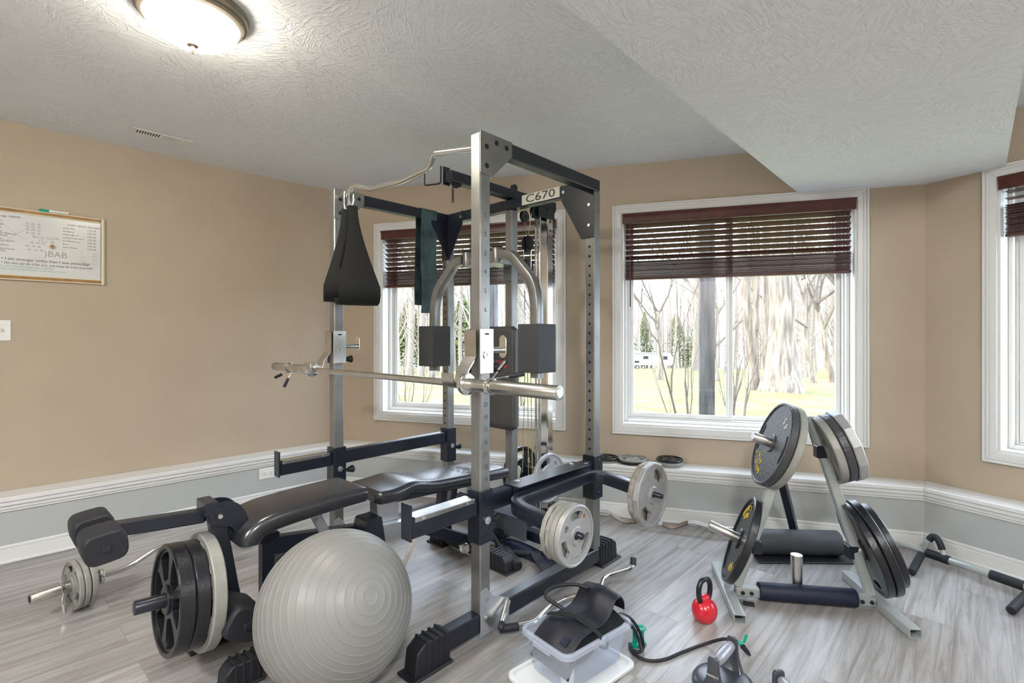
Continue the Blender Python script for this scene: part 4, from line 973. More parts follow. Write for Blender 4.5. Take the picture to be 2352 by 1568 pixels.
# the ring pole is where the ray of the moulded rings meets the ball
o_ = V((0, 0, CAM_H)); bq = (o_-pc).dot(pole); tq = -bq-math.sqrt(max(0, bq*bq-((o_-pc).length_squared-Rb*Rb))); pd = (o_+pole*tq-pc).normalized()
t = B(); pf = []; rings = [math.radians(5.5+6.3*k) for k in range(28)]
an = sorted([(PI*k/60, 0.) for k in range(61) if all(abs(PI*k/60-q) > .012 for q in rings)]+[(q+e, h) for q in rings for e, h in ((-.0075, 0.), (-.0045, .0002), (-.0025, .0008), (0, .0012), (.0025, .0008), (.0045, .0002), (.0075, 0.))])
for a, h in an: r_ = Rb-.002+h; pf.append((r_*math.sin(a) if 1e-6 < a < PI-1e-6 else 0, r_*math.cos(a)))
lathe(t, pf, 96, basis(pd).to_3x3().to_4x4())
single('exercise_ball', t, 'ball', 'large grey inflated exercise ball in front of the bench', 'exercise ball', loc=pc, ang=80)
# ---------------------------------------------------------------- weight tree
TM = Matrix.Translation((1.375, 2.39, 0)) @ Matrix.Rotation(math.radians(-9.1), 4, 'Z')
tr = thing('weight_tree', 'pale grey steel weight plate tree loaded with plates, right of the rack', 'plate rack', mtx=TM)
def hollow(t, p0, p1, w, h, th=.003, up=(0, 0, 1)):
    p0 = V(p0); p1 = V(p1); d = p1-p0; m = Matrix.Translation((p0+p1)/2) @ basis(d, up)
    o = rrect(w, h, .004, 2); i = rrect(w-2*th, h-2*th, .002, 2)
    holes(t, [o, i], d.length, m, .0006)
for x in (-.335, .335):
    t = B(); hollow(t, (x*.96+.0, .295, .0215), (x*1.03, -.235, .0215), .050, .041); part('foot', t, 'treegrey', tr)
t = B(); bar(t, (-.305, 0, .038), (.305, 0, .038), .040, .044); part('crossbar', t, 'treegrey', tr)
for x in (-.275, -.235, .245, .285):
    t = B(); cyl(t, (x, -.0225, .038), (x, -.027, .038), .009, seg=16); part('bolt', t, 'rubber', tr)
t = B(); cyl(t, (-.198, 0, .043), (.227, 0, .043), .040, seg=32, bev=.004); part('foam_sleeve', t, 'navyfoam', tr)
t = B(); cyl(t, (-.012, .045, .028), (-.012, .045, .209), .026, seg=32); bx(t, -.03, .006, .018, .05, .018, .035, .002); lathe(t, [(.021, .2095), (.021, .204), (0, .204)], 28, Matrix.Translation((-.012, .045, 0))); part('bar_tube', t, 'brushed', tr)
for nm, a, b in (('upright', (-.300, .0, .060), (.022, .125, .850)), ('upright', (.292, .0, .060), (.085, .125, .850))):
    t = B(); bar(t, a, b, .042, .040, up=(0, 1, 0)); part(nm, t, 'treegrey', tr)
t = B(); bar(t, (.012, .127, .848), (.096, .127, .848), .04, .034); part('top_plate', t, 'treegrey', tr)
t = B(); bar(t, tuple(TM.inverted() @ V((1.735, 3.08, .013))), (-.085, .17, .74), .040, .042); part('rear_brace', t, 'black', tr)
pegs = [((-.205, .015, .248), (-.410, .058, .326)), ((.225, .035, .245), (.369, .022, .300)), ((-.018, .10, .698), (-.195, .105, .762)), ((.115, .10, .698), (.252, .090, .745))]
pd_ = []
for a, b in pegs:
    t = B(); cyl(t, a, b, .0235, seg=28, bev=.002); part('peg', t, 'brushed', tr); pd_.append((V(a), (V(b)-V(a)).normalized()))
    t = B(); box(t, V(a)+V((0, .0, .0)), (.045, .05, .06), None, .004); part('peg_mount', t, 'black', tr)
def on_peg(i, s, roll=0.):
    a, d = pd_[i]; return TM @ Matrix.Translation(a+d*s) @ basis(d) @ Matrix.Rotation(roll, 4, 'Z')
G5 = 'plates on the weight tree'
o = plate('weight_plate', plate_bm(.214, .036, 'slot3', 0, .052, .0245, .018, .020), 'blackcast', 'black plate with yellow 45 on the lower left peg of the weight tree', on_peg(0, .068, 1.75), G5)
def low_text(b, s, r, a0, size, z, step):
    for i, ch in enumerate(s):
        a = a0+(i-(len(s)-1)/2)*step; text(b, ch, size, Matrix.Translation((r*math.cos(a), r*math.sin(a), z)) @ Matrix.Rotation(a+PI/2, 4, 'Z'), .0015)
def pl_text(o, s1, s2, mt, roll, z, size=.036, m2=None):
    t = B(); curved_text(t, s1, .158, roll, size, z); part('raised_lettering', t, mt, o, label='raised yellow lettering' if mt == 'yellow' else None)
    t = B(); low_text(t, s2, .145, roll+PI, size*1.5, z, .30); part('raised_number', t, m2 or mt, o)
pl_text(o, "GOLD'S", '45', 'yellow', .35, .0112)
t = B(); curved_text(t, 'GYM', .118, .35, .034, .0112); part('raised_lettering', t, 'yellow', o)
plate('weight_plate', plate_bm(.213, .034, 'slot3', 0, .052, .0245, .016, .020), 'blackcast', 'large black plate innermost on the lower right peg of the weight tree', on_peg(1, .055, .4), G5)
plate('weight_plate', plate_bm(.216, .034, 'slot3', 0, .052, .0245, .016, .020), 'blackcast', 'large black plate in the middle of the lower right peg of the weight tree', on_peg(1, .0925, 1.2), G5)
plate('weight_plate', plate_bm(.190, .030, 'solid', 0, .05, .0245, .016, .018), 'blackcast', 'smaller black plate outermost on the lower right peg of the weight tree', on_peg(1, .129, 1.2), G5)
plate('weight_plate', plate_bm(.213, .034, 'solid', 0, .050, .0245, .020, .022), 'greycast', 'grey plate behind the 45 plate on the upper left peg of the weight tree', on_peg(2, .042, .3), G5)
o = plate('weight_plate', plate_bm(.213, .036, 'arc2', 0, .046, .0245, .014, .024), 'graycast', 'dark grey plate with raised 45 on the upper left peg of the weight tree', on_peg(2, .082, 3.15), G5)
pl_text(o, "GOLD'S", '45', 'yellow', .95, .0132, .034, 'sticker')
t = B(); curved_text(t, 'GYM', .118, .95, .032, .0132); part('raised_lettering', t, 'yellow', o)
plate('weight_plate', plate_bm(.165, .036, 'grip3', 0, .048, .0245, .016, .016), 'greycast', 'grey three-grip plate innermost on the upper right peg of the weight tree', on_peg(3, .034, .2), G5)
plate('weight_plate', plate_bm(.165, .036, 'solid', 0, .048, .0245, .016, .018), 'graycast', 'dark plate in the middle of the upper right peg of the weight tree', on_peg(3, .0725, .2), G5)
plate('weight_plate', plate_bm(.172, .040, 'solid', 12, .048, .0245, .018, .024), 'silvercast', 'twelve-sided silver plate outermost on the upper right peg of the weight tree', on_peg(3, .1135, .1), G5)

# ---------------------------------------------------------------- curl bars
A_ = V((-2.104, 2.206, .113)); D_ = V((.53, .848, 0)); Q_ = V((-.848, .53, 0)); U_ = V((0, 0, 1))
cm = fr(A_, D_, Q_, U_)
cbr = thing('curl_bar', 'chrome curl bar with grey plates on the floor at the far left', 'curl bar', mtx=cm)
t = B(); pts = fillet([(.262, 0, 0), (.36, 0, -.004), (.49, .0, .045), (.55, 0, .048), (.60, 0, .010), (.66, 0, .012), (.72, 0, .048), (.80, 0, .040), (.86, 0, 0), (.90, 0, 0)], .04, 6); pipe(t, pts, .0135, 14); part('shaft', t, 'chrome', cbr)
for x0, x1 in ((.0, .245), (.915, 1.12)):
    t = B(); cyl(t, (x0, 0, 0), (x1, 0, 0), .0245, seg=32, bev=.002); s_ = part('sleeve', t, 'brushed', cbr)
    xe = x0 if x0 == 0 else x1
    t = B(); cyl(t, (xe-.0008 if x0 == 0 else xe+.0001, 0, 0), (xe-.0002 if x0 == 0 else xe+.0008, 0, 0), .015, seg=24); part('end_cap', t, 'dark', s_)
for x in (.2465, .8995):
    t = B(); cyl(t, (x, 0, 0), (x+.014, 0, 0), .037, seg=32, bev=.002); part('collar_ring', t, 'chrome', cbr)
t = B()
for k in range(3): pipe(t, [V((.105+.006*k, .0275*math.cos(a), .0275*math.sin(a))) for a in [2*PI*i/20 for i in range(20)]], .0028, 6, True)
part('spring', t, 'chrome', r := thing('spring_collar', 'spring collar on the floor curl bar at the far left', 'barbell collar', mtx=cm)); t = B(); pipe(t, smooth([(.108, -.026, -.012), (.098, -.045, -.040), (.100, -.052, -.072)], 4), .0028, 6); cyl(t, (.100, -.050, -.055), (.101, -.058, -.088), .007, seg=12); part('wire_arm', t, 'chrome', r)
G6 = 'small plates on the floor curl bar'
for k, (x, T, mm, kd, lb, rr) in enumerate([(.150, .020, 'greycast', 'grip5', 'small dull grey spoked plate outermost on the left end of the floor curl bar', .112), (.174, .022, 'greycast', 'solid', 'small grey plate in the middle of the left end of the floor curl bar', .112), (.200, .022, 'greycast', 'solid', 'small grey plate innermost on the left end of the floor curl bar', .112),
                                       (.934, .022, 'greycast', 'solid', 'small grey plate on the far end of the floor curl bar behind the bench', .105)]):
    plate('weight_plate', plate_bm(rr, T, kd, 0, .040, .0255, .012, T*.55), mm, lb, axis_m(cm @ V((x, 0, 0)), cm.to_3x3() @ V((-1, 0, 0)), .3*k), G6)
r = thing('curl_bar', 'rusty bent curl bar lying along the baseboard under the wide window', 'curl bar', (0, 0, 0))
W_ = [atY(1352, 1176, 3.46), atY(1376, 1174, 3.45), atY(1394, 1174, 3.43), atY(1432, 1199, 3.36), atY(1460, 1198, 3.33), atY(1505, 1197, 3.28), atY(1522, 1205, 3.26), atY(1545, 1213, 3.24), atY(1582, 1198, 3.22), atY(1602, 1201, 3.20), atY(1632, 1211, 3.17)]
pp = fillet(W_, .03, 5); k1, k2, k3, k4 = int(len(pp)*.22), int(len(pp)*.42), int(len(pp)*.60), int(len(pp)*.82)
for nm, a, b, mm in (('shaft', 0, k1, 'satin'), ('grip_section', k1, k2, 'rustbar'), ('shaft', k2, k3, 'satin'), ('grip_section', k3, k4, 'rustbar'), ('shaft', k4, len(pp)-1, 'satin')):
    t = B(); pipe(t, pp[a:b+1], .0125, 12); part(nm, t, mm, r)
e0 = W_[-1]; dd = (V((1.83, 3.03, e0.z))-e0).normalized()
t = B(); cyl(t, e0, e0+dd*.018, .035, seg=28, bev=.002); part('collar_ring', t, 'brushed', r); t = B(); cyl(t, e0+dd*.0185, e0+dd*.20, .016, seg=24); part('sleeve', t, 'brushed', r)

# ---------------------------------------------------------------- floor things on the right
t = B(); prism(t, [(1.37, 2.80), (1.96, 2.79), (2.00, 3.15), (1.70, 3.24), (1.42, 3.22)], .0005, .011, bev=.003); single('floor_mat', t, 'rubber', 'black rubber mat under the foam roller behind the weight tree', 'mat')
t = B(); cyl(t, (1.36, 2.915, .081), (1.86, 2.885, .081), .069, seg=48, bev=.006); r = thing('foam_roller', 'charcoal foam roller lying on the black mat behind the weight tree', 'foam roller', (1.6, 2.9, .012)); part('foam_body', t, 'greyfoam', r, True)
t = B(); cyl(t, (1.3598, 2.9150, .081), (1.3585, 2.9151, .081), .025, seg=24); part('end_hole', t, 'dark', r, True)
kb = at(1618, 1424); r = thing('kettlebell', 'small red kettlebell with black handle on the floor', 'kettlebell', (kb.x, kb.y, 0), .55)
t = B(); lathe(t, [(0, .0), (.033, .0), (.038, .003), (.049, .018), (.0545, .040), (.054, .058), (.046, .078), (.032, .090), (.018, .097), (0, .099)], 40); sph(t, (0, 0, .098), .024, (1.35, .8, .75), 24); part('bell_body', t, 'red', r, ang=60)
t = B(); pipe(t, smooth([(-.026, 0, .088), (-.036, 0, .115), (-.037, 0, .150), (-.022, 0, .176), (0, 0, .182), (.022, 0, .176), (.037, 0, .150), (.036, 0, .115), (.026, 0, .088)], 5), .0115, 16); part('handle', t, 'blackcast', r)
ec = at(1720, 1390); t = B(); bx(t, -.024, .024, -.010, .010, .0005, .004, .001); bx(t, -.024, .024, -.010, -.0075, .0042, .014); bx(t, -.024, .024, .0075, .010, .0042, .014); bx(t, -.024, -.021, -.007, .007, .0042, .014)
single('tube_end_plug', t, 'rubber', 'small black plastic end plug on the floor beside the weight tree', 'end plug', (ec.x, ec.y, 0), -.35)
# doorway pull-up bar
pbA, pbB, pbE = at(2035, 1240, .05), at(2120, 1266, .05), at(2342, 1342, .05); dm = (pbE-pbB).normalized()
r = thing('doorway_pull_up_bar', 'grey doorway pull-up bar with black foam grips on the floor by the right wall', 'pull-up bar', (pbB.x, pbB.y, 0))
t = B(); pipe(t, [pbA, pbB, pbB+dm*.02], .0125, 14); part('side_tube', t, 'treegrey', r, True)
def seg_(a, b, rr, m, nm):
    t = B(); cyl(t, pbB+dm*a, pbB+dm*b, rr, seg=28, bev=.002); part(nm, t, m, r, True)
seg_(.02, .125, .024, 'foam', 'foam_grip'); seg_(.1255, .300, .0185, 'treegrey', 'cross_tube'); seg_(.3005, .43, .024, 'foam', 'foam_grip'); seg_(.4305, .60, .0185, 'treegrey', 'cross_tube')
pn = V((dm.y, -dm.x, 0))
for s0 in (.0, .46):
    b0 = pbB+dm*s0
    t = B(); he = at(2094, 1314, .022) if s0 == 0 else at(2322, 1402, .022); pipe(t, [b0, b0.lerp(he, .2)], .012, 12); part('handle_tube', t, 'treegrey', r, True)
    t = B(); cyl(t, b0.lerp(he, .15), he, .019, seg=24, bev=.005); part('foam_grip', t, 'foam', r, True)
U0_, U1_ = pbB+dm*.005, pbB+dm*.115
if True:
    t = B(); pp = smooth([U0_, atY(2128, 1248, 2.83)+V((0, 0, 0)), atY(2134, 1240, 2.83)], 4); pipe(t, pp, .013, 12); part('handle_tube', t, 'treegrey', r, True)
    t = B(); pipe(t, smooth([atY(2134, 1240, 2.83), atY(2142, 1232, 2.82), atY(2152, 1236, 2.80), atY(2160, 1250, 2.78), atY(2164, 1262, 2.77)], 5), .017, 14); part('foam_grip', t, 'foam', r, True)
    t = B(); pipe(t, [atY(2164, 1262, 2.77), atY(2167, 1272, 2.76), atY(2168, 1282, 2.75)], .013, 12); part('handle_tube', t, 'treegrey', r, True)
# ---------------------------------------------------------------- loose cable attachments inside the rack
def RW(x, y, z=0.): return RL(x, y, z)
r = thing('cable_bar', 'short cable bar with black ribbed grip on the floor inside the rack', 'cable attachment', RL(-.35, .60))
t = B(); cyl(t, RW(-.295, .565, .030), RW(-.50, .675, .030), .0245, seg=28, bev=.004)
for k in range(12): a = RW(-.31, .573, .030).lerp(RW(-.49, .670, .030), k/11); d = (RW(-.49, .67, .03)-RW(-.31, .573, .03)).normalized(); lathe(t, [(.0240, -.004), (.0275, 0), (.0240, .004)], 28, Matrix.Translation(a) @ basis(d))
part('ribbed_grip', t, 'rubber', r, True); t = B(); cyl(t, RW(-.505, .678, .030), RW(-.62, .74, .032), .0125); part('steel_bar', t, 'chrome', r, True)
t = B(); cyl(t, RW(-.2915, .5632, .030), RW(-.2945, .5648, .030), .016, seg=20); part('end_cap', t, 'dark', r, True)
r = thing('rope_handle', 'chrome and black rowing handle lying inside the rack', 'cable attachment', RL(-.62, .60))
t = B(); cyl(t, RW(-.60, .46, .07), RW(-.70, .52, .07), .030, seg=32, bev=.003); part('handle_drum', t, 'chrome', r, True)
t = B(); pipe(t, smooth([RW(-.62, .50, .085), RW(-.57, .56, .17), RW(-.52, .60, .12), RW(-.47, .63, .05), RW(-.40, .70, .03), RW(-.34, .76, .02)], 6), .014, 12); part('strap', t, 'rubber', r, True)
t = B(); pipe(t, smooth([RW(-.66, .49, .05), RW(-.73, .44, .11), RW(-.80, .46, .13), RW(-.84, .55, .08), RW(-.80, .64, .03)], 6), .013, 12); part('strap', t, 'rubber', r, True)
r = thing('ankle_strap', 'worn dark leather ankle strap on the floor inside the rack', 'cable attachment', RL(-.2, .68))
pts = smooth([RW(-.38, .80, .012), RW(-.33, .75, .030), RW(-.27, .71, .022), RW(-.20, .665, .030), RW(-.125, .625, .010)], 6); t = B(); sweep(t, pts, rrect(.060, .008, .003, 1), up=(0, 0, 1)); part('strap', t, 'neoprene', r, True)
t = B(); cc = RW(-.115, .618, .012); pipe(t, [cc+V((.026*math.cos(a), .020*math.sin(a), .0)) for a in [2*PI*i/18 for i in range(18)]], .003, 8, True); part('buckle_ring', t, 'chrome', r, True)
t = B(); t2 = B(); L_ = []
for k in range(13):
    s = k/12; L_.append([V((-.60+.5*s, .70+.13*q+.01*math.sin(5*s), .004+h*(.018+.012*math.sin(6*s+q)))) for q, h in ((0, 0), (1, 0), (1, .55), (.7, 1), (.3, 1), (0, .6))])
loft(t, L_); bmesh.ops.transform(t, matrix=Matrix.Translation((0, -.0, 0)), verts=t.verts); single('folded_cloth', t, 'navyfoam', 'crumpled navy cloth lying flat inside the rack by the foot plate', 'cloth', mtx=RACK, ang=60)

# ---------------------------------------------------------------- storage bin and what it holds
bc = V((.2485, 1.925, 0)); ba = math.radians(39.5); BM = Matrix.Translation(bc) @ Matrix.Rotation(ba, 4, 'Z')
lm = Matrix.Translation((.226, 1.900, 0)) @ Matrix.Rotation(ba+.02, 4, 'Z')
t = B(); LX, LY = .425, .285
def ringloop(w, h, r, z): return [V((a, b, z)) for a, b in rrect(w, h, r, 5)]
loft(t, [ringloop(LX-.012, LY-.012, .03, .0006), ringloop(LX, LY, .036, .004), ringloop(LX, LY, .036, .014), ringloop(LX-.008, LY-.008, .034, .018), ringloop(LX-.034, LY-.034, .024, .018), ringloop(LX-.040, LY-.040, .022, .010)])
single('bin_lid', t, 'milky', 'milky white plastic lid lying under the clear storage bin', 'lid', mtx=lm, ang=40)
r = thing('storage_bin', 'clear plastic storage bin full of exercise accessories on its lid', 'storage bin', mtx=BM @ Matrix.Translation((0, 0, .0186)))
H_ = .150; t = B()
def wall_l(z, ins=0.): s = z/H_; return ringloop(.302+.048*s-ins*2, .190+.042*s-ins*2, .030-ins*.5, z)
L_ = [wall_l(z) for z in (0, .004, .05, .10, H_)]+[wall_l(H_, .0022)]+[wall_l(z, .0022) for z in (.10, .05, .0035)]
L_[0] = ringloop(.292, .180, .028, 0)
loft(t, L_); part('bin_body', t, 'clear', r, ang=50)
t = B(); loft(t, [ringloop(.352, .234, .031, H_-.001), ringloop(.374, .256, .038, H_-.003), ringloop(.376, .258, .039, H_-.018), ringloop(.372, .254, .037, H_-.018), ringloop(.370, .252, .036, H_-.0055), ringloop(.352, .234, .031, H_-.0045)], closed=True); part('rim', t, 'clear', r, ang=50)
for s in (-1, 1):
    t = B(); bx(t, s*.186, s*.190, -.045, .045, H_-.030, H_-.012, .001); part('latch', t, 'clear', r)
# waist trimmer belt draped out of the bin
BZ0 = .02
r = thing('waist_trimmer_belt', 'wide black neoprene waist belt draped out of the storage bin', 'exercise belt', mtx=BM)
pa = smooth([(-.155, 0, .120), (-.135, 0, .150), (-.080, 0, .186), (-.02, 0, .196), (.045, 0, .198), (.085, 0, .222), (.115, 0, .258), (.150, 0, .262), (.172, 0, .235), (.175, 0, .205)], 5); t = B(); L_ = []
for k, p in enumerate(pa):
    s = k/(len(pa)-1); d = (pa[min(k+1, len(pa)-1)]-pa[max(k-1, 0)]).normalized(); n = V((-d.z, 0, d.x)); w = .098-.012*s
    row = []
    for q, e in ((-1, 0), (-.93, .003), (-.3, .003), (-.27, .005), (.30, .005), (.33, .003), (.93, .003), (1, 0), (1, -.003), (-1, -.003)):
        row.append(p+V((0, q*w, -.012*q*q-.004*q))+n*e)
    L_.append(row)
loft(t, L_); part('belt_panel', t, 'neoprene', r, ang=40)
t = B(); L_ = []
for k, p in enumerate(smooth([(-.150, 0, .085), (-.10, 0, .150), (-.03, 0, .170), (.05, 0, .172), (.12, 0, .170), (.160, 0, .185)], 5)): L_.append([p+V((0, q*.098, -.02*q*q))+V((0, 0, e)) for q, e in ((-1, 0), (-.5, .004), (.5, .004), (1, 0), (1, -.004), (-1, -.004))])
loft(t, L_); part('lower_fold', t, 'cloth', r, ang=40)
t = B(); sweep(t, smooth([(-.065, .094, .190), (-.05, .05, .203), (-.030, 0, .209), (-.02, -.05, .203), (-.005, -.105, .182), (0, -.118, .165)], 4), rrect(.022, .005, .002, 1), up=(0, 0, 1)); part('strap', t, 'cloth', r)
t = B(); box(t, (-.118, -.052, .1705), (.035, .030, .003), Matrix.Rotation(-.55, 3, 'Y')); part('sewn_label', t, 'navyfoam', r)
# inside the bin
r = thing('rolled_wraps', 'dark bundle of rolled wraps inside the storage bin', 'wraps', mtx=BM)
t = B(); sph(t, (-.01, .005, .082), .055, (1.9, 1.15, .95), 24); part('bundle', t, 'cloth', r); t = B(); cyl(t, (-.115, -.030, .055), (-.075, .050, .060), .030, seg=24, bev=.008); part('roll', t, 'greyfoam', r)
r = thing('exercise_tube', 'orange-handled grey resistance tube coiled inside the storage bin', 'resistance tube', mtx=BM)
t = B(); pipe(t, smooth([(.055, -.02, .09), (.10, -.055, .060), (.145, -.02, .075), (.14, .03, .11), (.10, .045, .10)], 6), .0055, 10); part('tube', t, 'rubber', r)
t = B(); pipe(t, [V((.045+.024*math.cos(a), -.055-.008*math.sin(a), .115+.022*math.sin(a))) for a in [2*PI*i/20 for i in range(20)]], .007, 10, True); part('ring_handle', t, 'redrubber', r)
t = B(); cyl(t, (-.118, -.062, .026), (-.118, -.062, .075), .024, seg=28, bev=.003); single('small_cup', t, 'milky', 'small pale plastic cup in the near corner of the storage bin', 'cup', mtx=BM)
# resistance band cable with clips
r = thing('resistance_band', 'black resistance tube with green clips trailing from the bin across the floor', 'resistance band', (.5, 2.0, 0))
ptsb = [atY(1404, 1420, 1.99), atY(1425, 1410, 2.00), atY(1448, 1420, 2.02), atY(1468, 1448, 2.03), at(1478, 1484, .012), at(1466, 1497, .008), at(1450, 1490, .008), at(1447, 1478, .008), at(1456, 1500, .008), at(1486, 1516, .007), at(1526, 1514, .007), at(1570, 1496, .007), at(1620, 1478, .008), atY(1662, 1467, 2.02), atY(1690, 1472, 2.00), atY(1704, 1482, 1.985)]
t = B(); pipe(t, smooth(ptsb, 7), .0062, 12); part('tube', t, 'rubber', r, True)
t = B(); pipe(t, smooth([atY(1404, 1424, 1.985), atY(1430, 1422, 2.0), atY(1452, 1438, 2.01), atY(1466, 1464, 2.02), at(1474, 1492, .02)], 6), .0062, 12); part('tube', t, 'rubber', r, True)
e1, e2 = atY(1706, 1484, 1.983), at(1719, 1500, .012); t = B(); cyl(t, e1, e2, .011, .008, seg=18, bev=.002); cyl(t, e2, e2+(e2-e1)*.25, .005, seg=12); part('end_plug', t, 'rubber', r, True)
g0 = atY(1700, 1476, 1.985); t = B(); sph(t, g0, .010, (1, 1, .9), 14); box(t, g0+V((.020, .0, .016)), (.012, .003, .034), Matrix.Rotation(.35, 3, 'Y'), .001); part('cord_tag', t, 'green', r, True)
r = thing('resistance_loop', 'dark grey tube loop arching over the left side of the storage bin', 'resistance band', (.2, 2.0, 0))
t = B(); pipe(t, smooth([atY(1350, 1350, 2.03), atY(1322, 1342, 2.04), atY(1285, 1344, 2.03), atY(1258, 1356, 2.00), atY(1254, 1370, 1.97), atY(1272, 1384, 1.95), atY(1294, 1398, 1.93)], 8), .0075, 14); part('tube', t, 'rubber', r, True)
g = at(1466, 1480); r = thing('door_anchor_handle', 'green plastic spool handle standing beside the storage bin', 'handle', (g.x, g.y, 0), .5)
t = B(); o_ = [(a*.036, b*.026) for a, b in circ(1, 24)]; i_ = [(.008+a*.016, b*.012) for a, b in circ(1, 16)]; i2 = [(-.022+a*.005, b*.005) for a, b in circ(1, 10)]
holes(t, [o_, i_, i2], .006, Matrix.Translation((0, 0, .070)) @ Matrix.Rotation(.18, 4, 'Y'), .001); part('top_plate', t, 'green', r)
for x in (-.018, .020):
    t = B(); cyl(t, (x, 0, .010), (x, 0, .066), .009, seg=18); part('post', t, 'green', r); t = B(); cyl(t, (x, 0, .0005), (x, 0, .0095), .018, seg=24, bev=.002); part('foot', t, 'green', r)
# bent bar attachment behind the bin
r = thing('tricep_bar', 'chrome bent handle bar with black ends lying behind the storage bin', 'cable attachment', (.3, 2.3, 0))
w = [at(1190, 1438, .03), at(1228, 1430, .025), at(1262, 1392, .03), at(1300, 1372, .03), at(1352, 1362, .03), at(1378, 1356, .03), at(1388, 1326, .03), at(1412, 1318, .03), at(1446, 1308, .035), at(1454, 1298, .045)]
t = B(); pipe(t, fillet(w, .035, 6), .0125, 16); part('bar', t, 'chrome', r, True)
t = B(); cyl(t, at(1148, 1444, .03), at(1191, 1438, .03), .0165, seg=24, bev=.003); part('grip', t, 'rubber', r, True)
t = B(); a = w[-1]; cyl(t, a+V((0, 0, .0)), atY(1455, 1280, a.y+.02), .0165, seg=24, bev=.004); part('grip', t, 'greyfoam', r, True)
# push-up stands
def pushup(c, ang, label):
    r = thing('push_up_stand', label, 'push-up stand', (c[0], c[1], 0), ang, 'rotating push-up stands')
    t = B(); lathe(t, [(0, .0005), (.100, .0005), (.106, .006), (.106, .020), (.100, .030), (.085, .036), (.05, .040), (0, .041)], 56); part('base_disc', t, 'black2', r, ang=40)
    for s in (-1, 1):
        t = B(); L_ = []
        for z, w, th, x in ((.034, .060, .030, .070), (.050, .048, .024, .077), (.075, .034, .018, .083), (.105, .027, .016, .086), (.135, .026, .015, .086), (.145, .023, .013, .085), (.150, .014, .010, .084)):
            L_.append([V((s*x+a, b, z)) for a, b in rrect(th, w*1.5, min(th, w)*.3, 3)])
        loft(t, L_); part('upright', t, 'black2', r, ang=45)
    t = B(); lathe(t, [(0, -.072), (.014, -.072), (.0175, -.066), (.0200, -.03), (.0205, 0), (.0200, .03), (.0175, .066), (.014, .072), (0, .072)], 32, Matrix.Translation((0, 0, .123)) @ Matrix.Rotation(PI/2, 4, 'Y')); part('grip', t, 'gripgrey', r, ang=50)
    t = B(); text(t, 'PERFECT', .009, Matrix(((0, 0, -1, -.0952), (-1, 0, 0, 0), (0, 1, 0, .088), (0, 0, 0, 1))), .0004, 1.2); part('print', t, 'sticker', r)
M['black2'] = mat('glossy_black_plastic', (.05, .055, .07), .28, spec=.6); M['gripgrey'] = mat('silver_grey_grip', (.33, .34, .37), .35, .3)
pushup((.757, 1.812), .80, 'black rotating push-up stand with silver grip at the bottom edge, nearer the bin')
pushup((.895, 1.600), 1.65, 'second push-up stand, mostly cut off by the bottom edge of the picture')
# ---------------------------------------------------------------- outdoors
def gz(y): return -.03-.0*y if y < 12 else -.03-.0566*(y-12)
def lawn_mat():
    m = mat('lawn', (.2, .25, .06), .9); nt = m.node_tree; b = nt.nodes['Principled BSDF']; L = nt.links.new
    tc = nt.nodes.new('ShaderNodeTexCoord'); n = nt.nodes.new('ShaderNodeTexNoise'); n.inputs['Scale'].default_value = .9; n.inputs['Detail'].default_value = 12; n.inputs['Roughness'].default_value = .75
    r = nt.nodes.new('ShaderNodeValToRGB'); e = r.color_ramp.elements; e[0].position = .38; e[0].color = (.095, .105, .032, 1); e[1].position = .66; e[1].color = (.27, .225, .12, 1); k = e.new(.50); k.color = (.175, .178, .052, 1)
    L(tc.outputs['Object'], n.inputs['Vector']); L(n.outputs['Fac'], r.inputs['Fac']); L(r.outputs['Color'], b.inputs['Base Color'])
    n2 = nt.nodes.new('ShaderNodeTexNoise'); n2.inputs['Scale'].default_value = 14; n2.inputs['Detail'].default_value = 8; bn = nt.nodes.new('ShaderNodeBump'); bn.inputs['Strength'].default_value = .9; bn.inputs['Distance'].default_value = .12
    L(tc.outputs['Object'], n2.inputs['Vector']); L(n2.outputs['Fac'], bn.inputs['Height']); L(bn.outputs['Normal'], b.inputs['Normal']); return m
def bark_mat(name, c1, c2):
    m = mat(name, c1, .9); nt = m.node_tree; b = nt.nodes['Principled BSDF']; L = nt.links.new
    tc = nt.nodes.new('ShaderNodeTexCoord'); mp = nt.nodes.new('ShaderNodeMapping'); mp.inputs['Scale'].default_value = (14, 14, 1.6); n = nt.nodes.new('ShaderNodeTexNoise'); n.inputs['Scale'].default_value = 1.; n.inputs['Detail'].default_value = 7
    r = nt.nodes.new('ShaderNodeValToRGB'); e = r.color_ramp.elements; e[0].position = .36; e[0].color = (*c1, 1); e[1].position = .64; e[1].color = (*c2, 1)
    L(tc.outputs['Object'], mp.inputs['Vector']); L(mp.outputs[0], n.inputs['Vector']); L(n.outputs['Fac'], r.inputs['Fac']); L(r.outputs['Color'], b.inputs['Base Color'])
    bn = nt.nodes.new('ShaderNodeBump'); bn.inputs['Strength'].default_value = 1.; bn.inputs['Distance'].default_value = .05; L(n.outputs['Fac'], bn.inputs['Height']); L(bn.outputs['Normal'], b.inputs['Normal']); return m
M['lawn'] = lawn_mat(); M['bark'] = bark_mat('pale_bark', (.10, .08, .062), (.27, .225, .18)); M['woodtwig'] = mat('woodland_bark', (.26, .22, .185), .9, var=.2); M['twig'] = mat('twig_bark', (.13, .108, .09), .9, var=.2); M['darkwood'] = bark_mat('weathered_timber', (.045, .045, .05), (.13, .13, .14))
M['needle'] = mat('evergreen_foliage', (.035, .07, .02), .8, col2=(.20, .24, .05), vscale=3.); M['leaf_litter'] = mat('leaf_litter', (.20, .13, .07), .9, var=.3)
t = B()
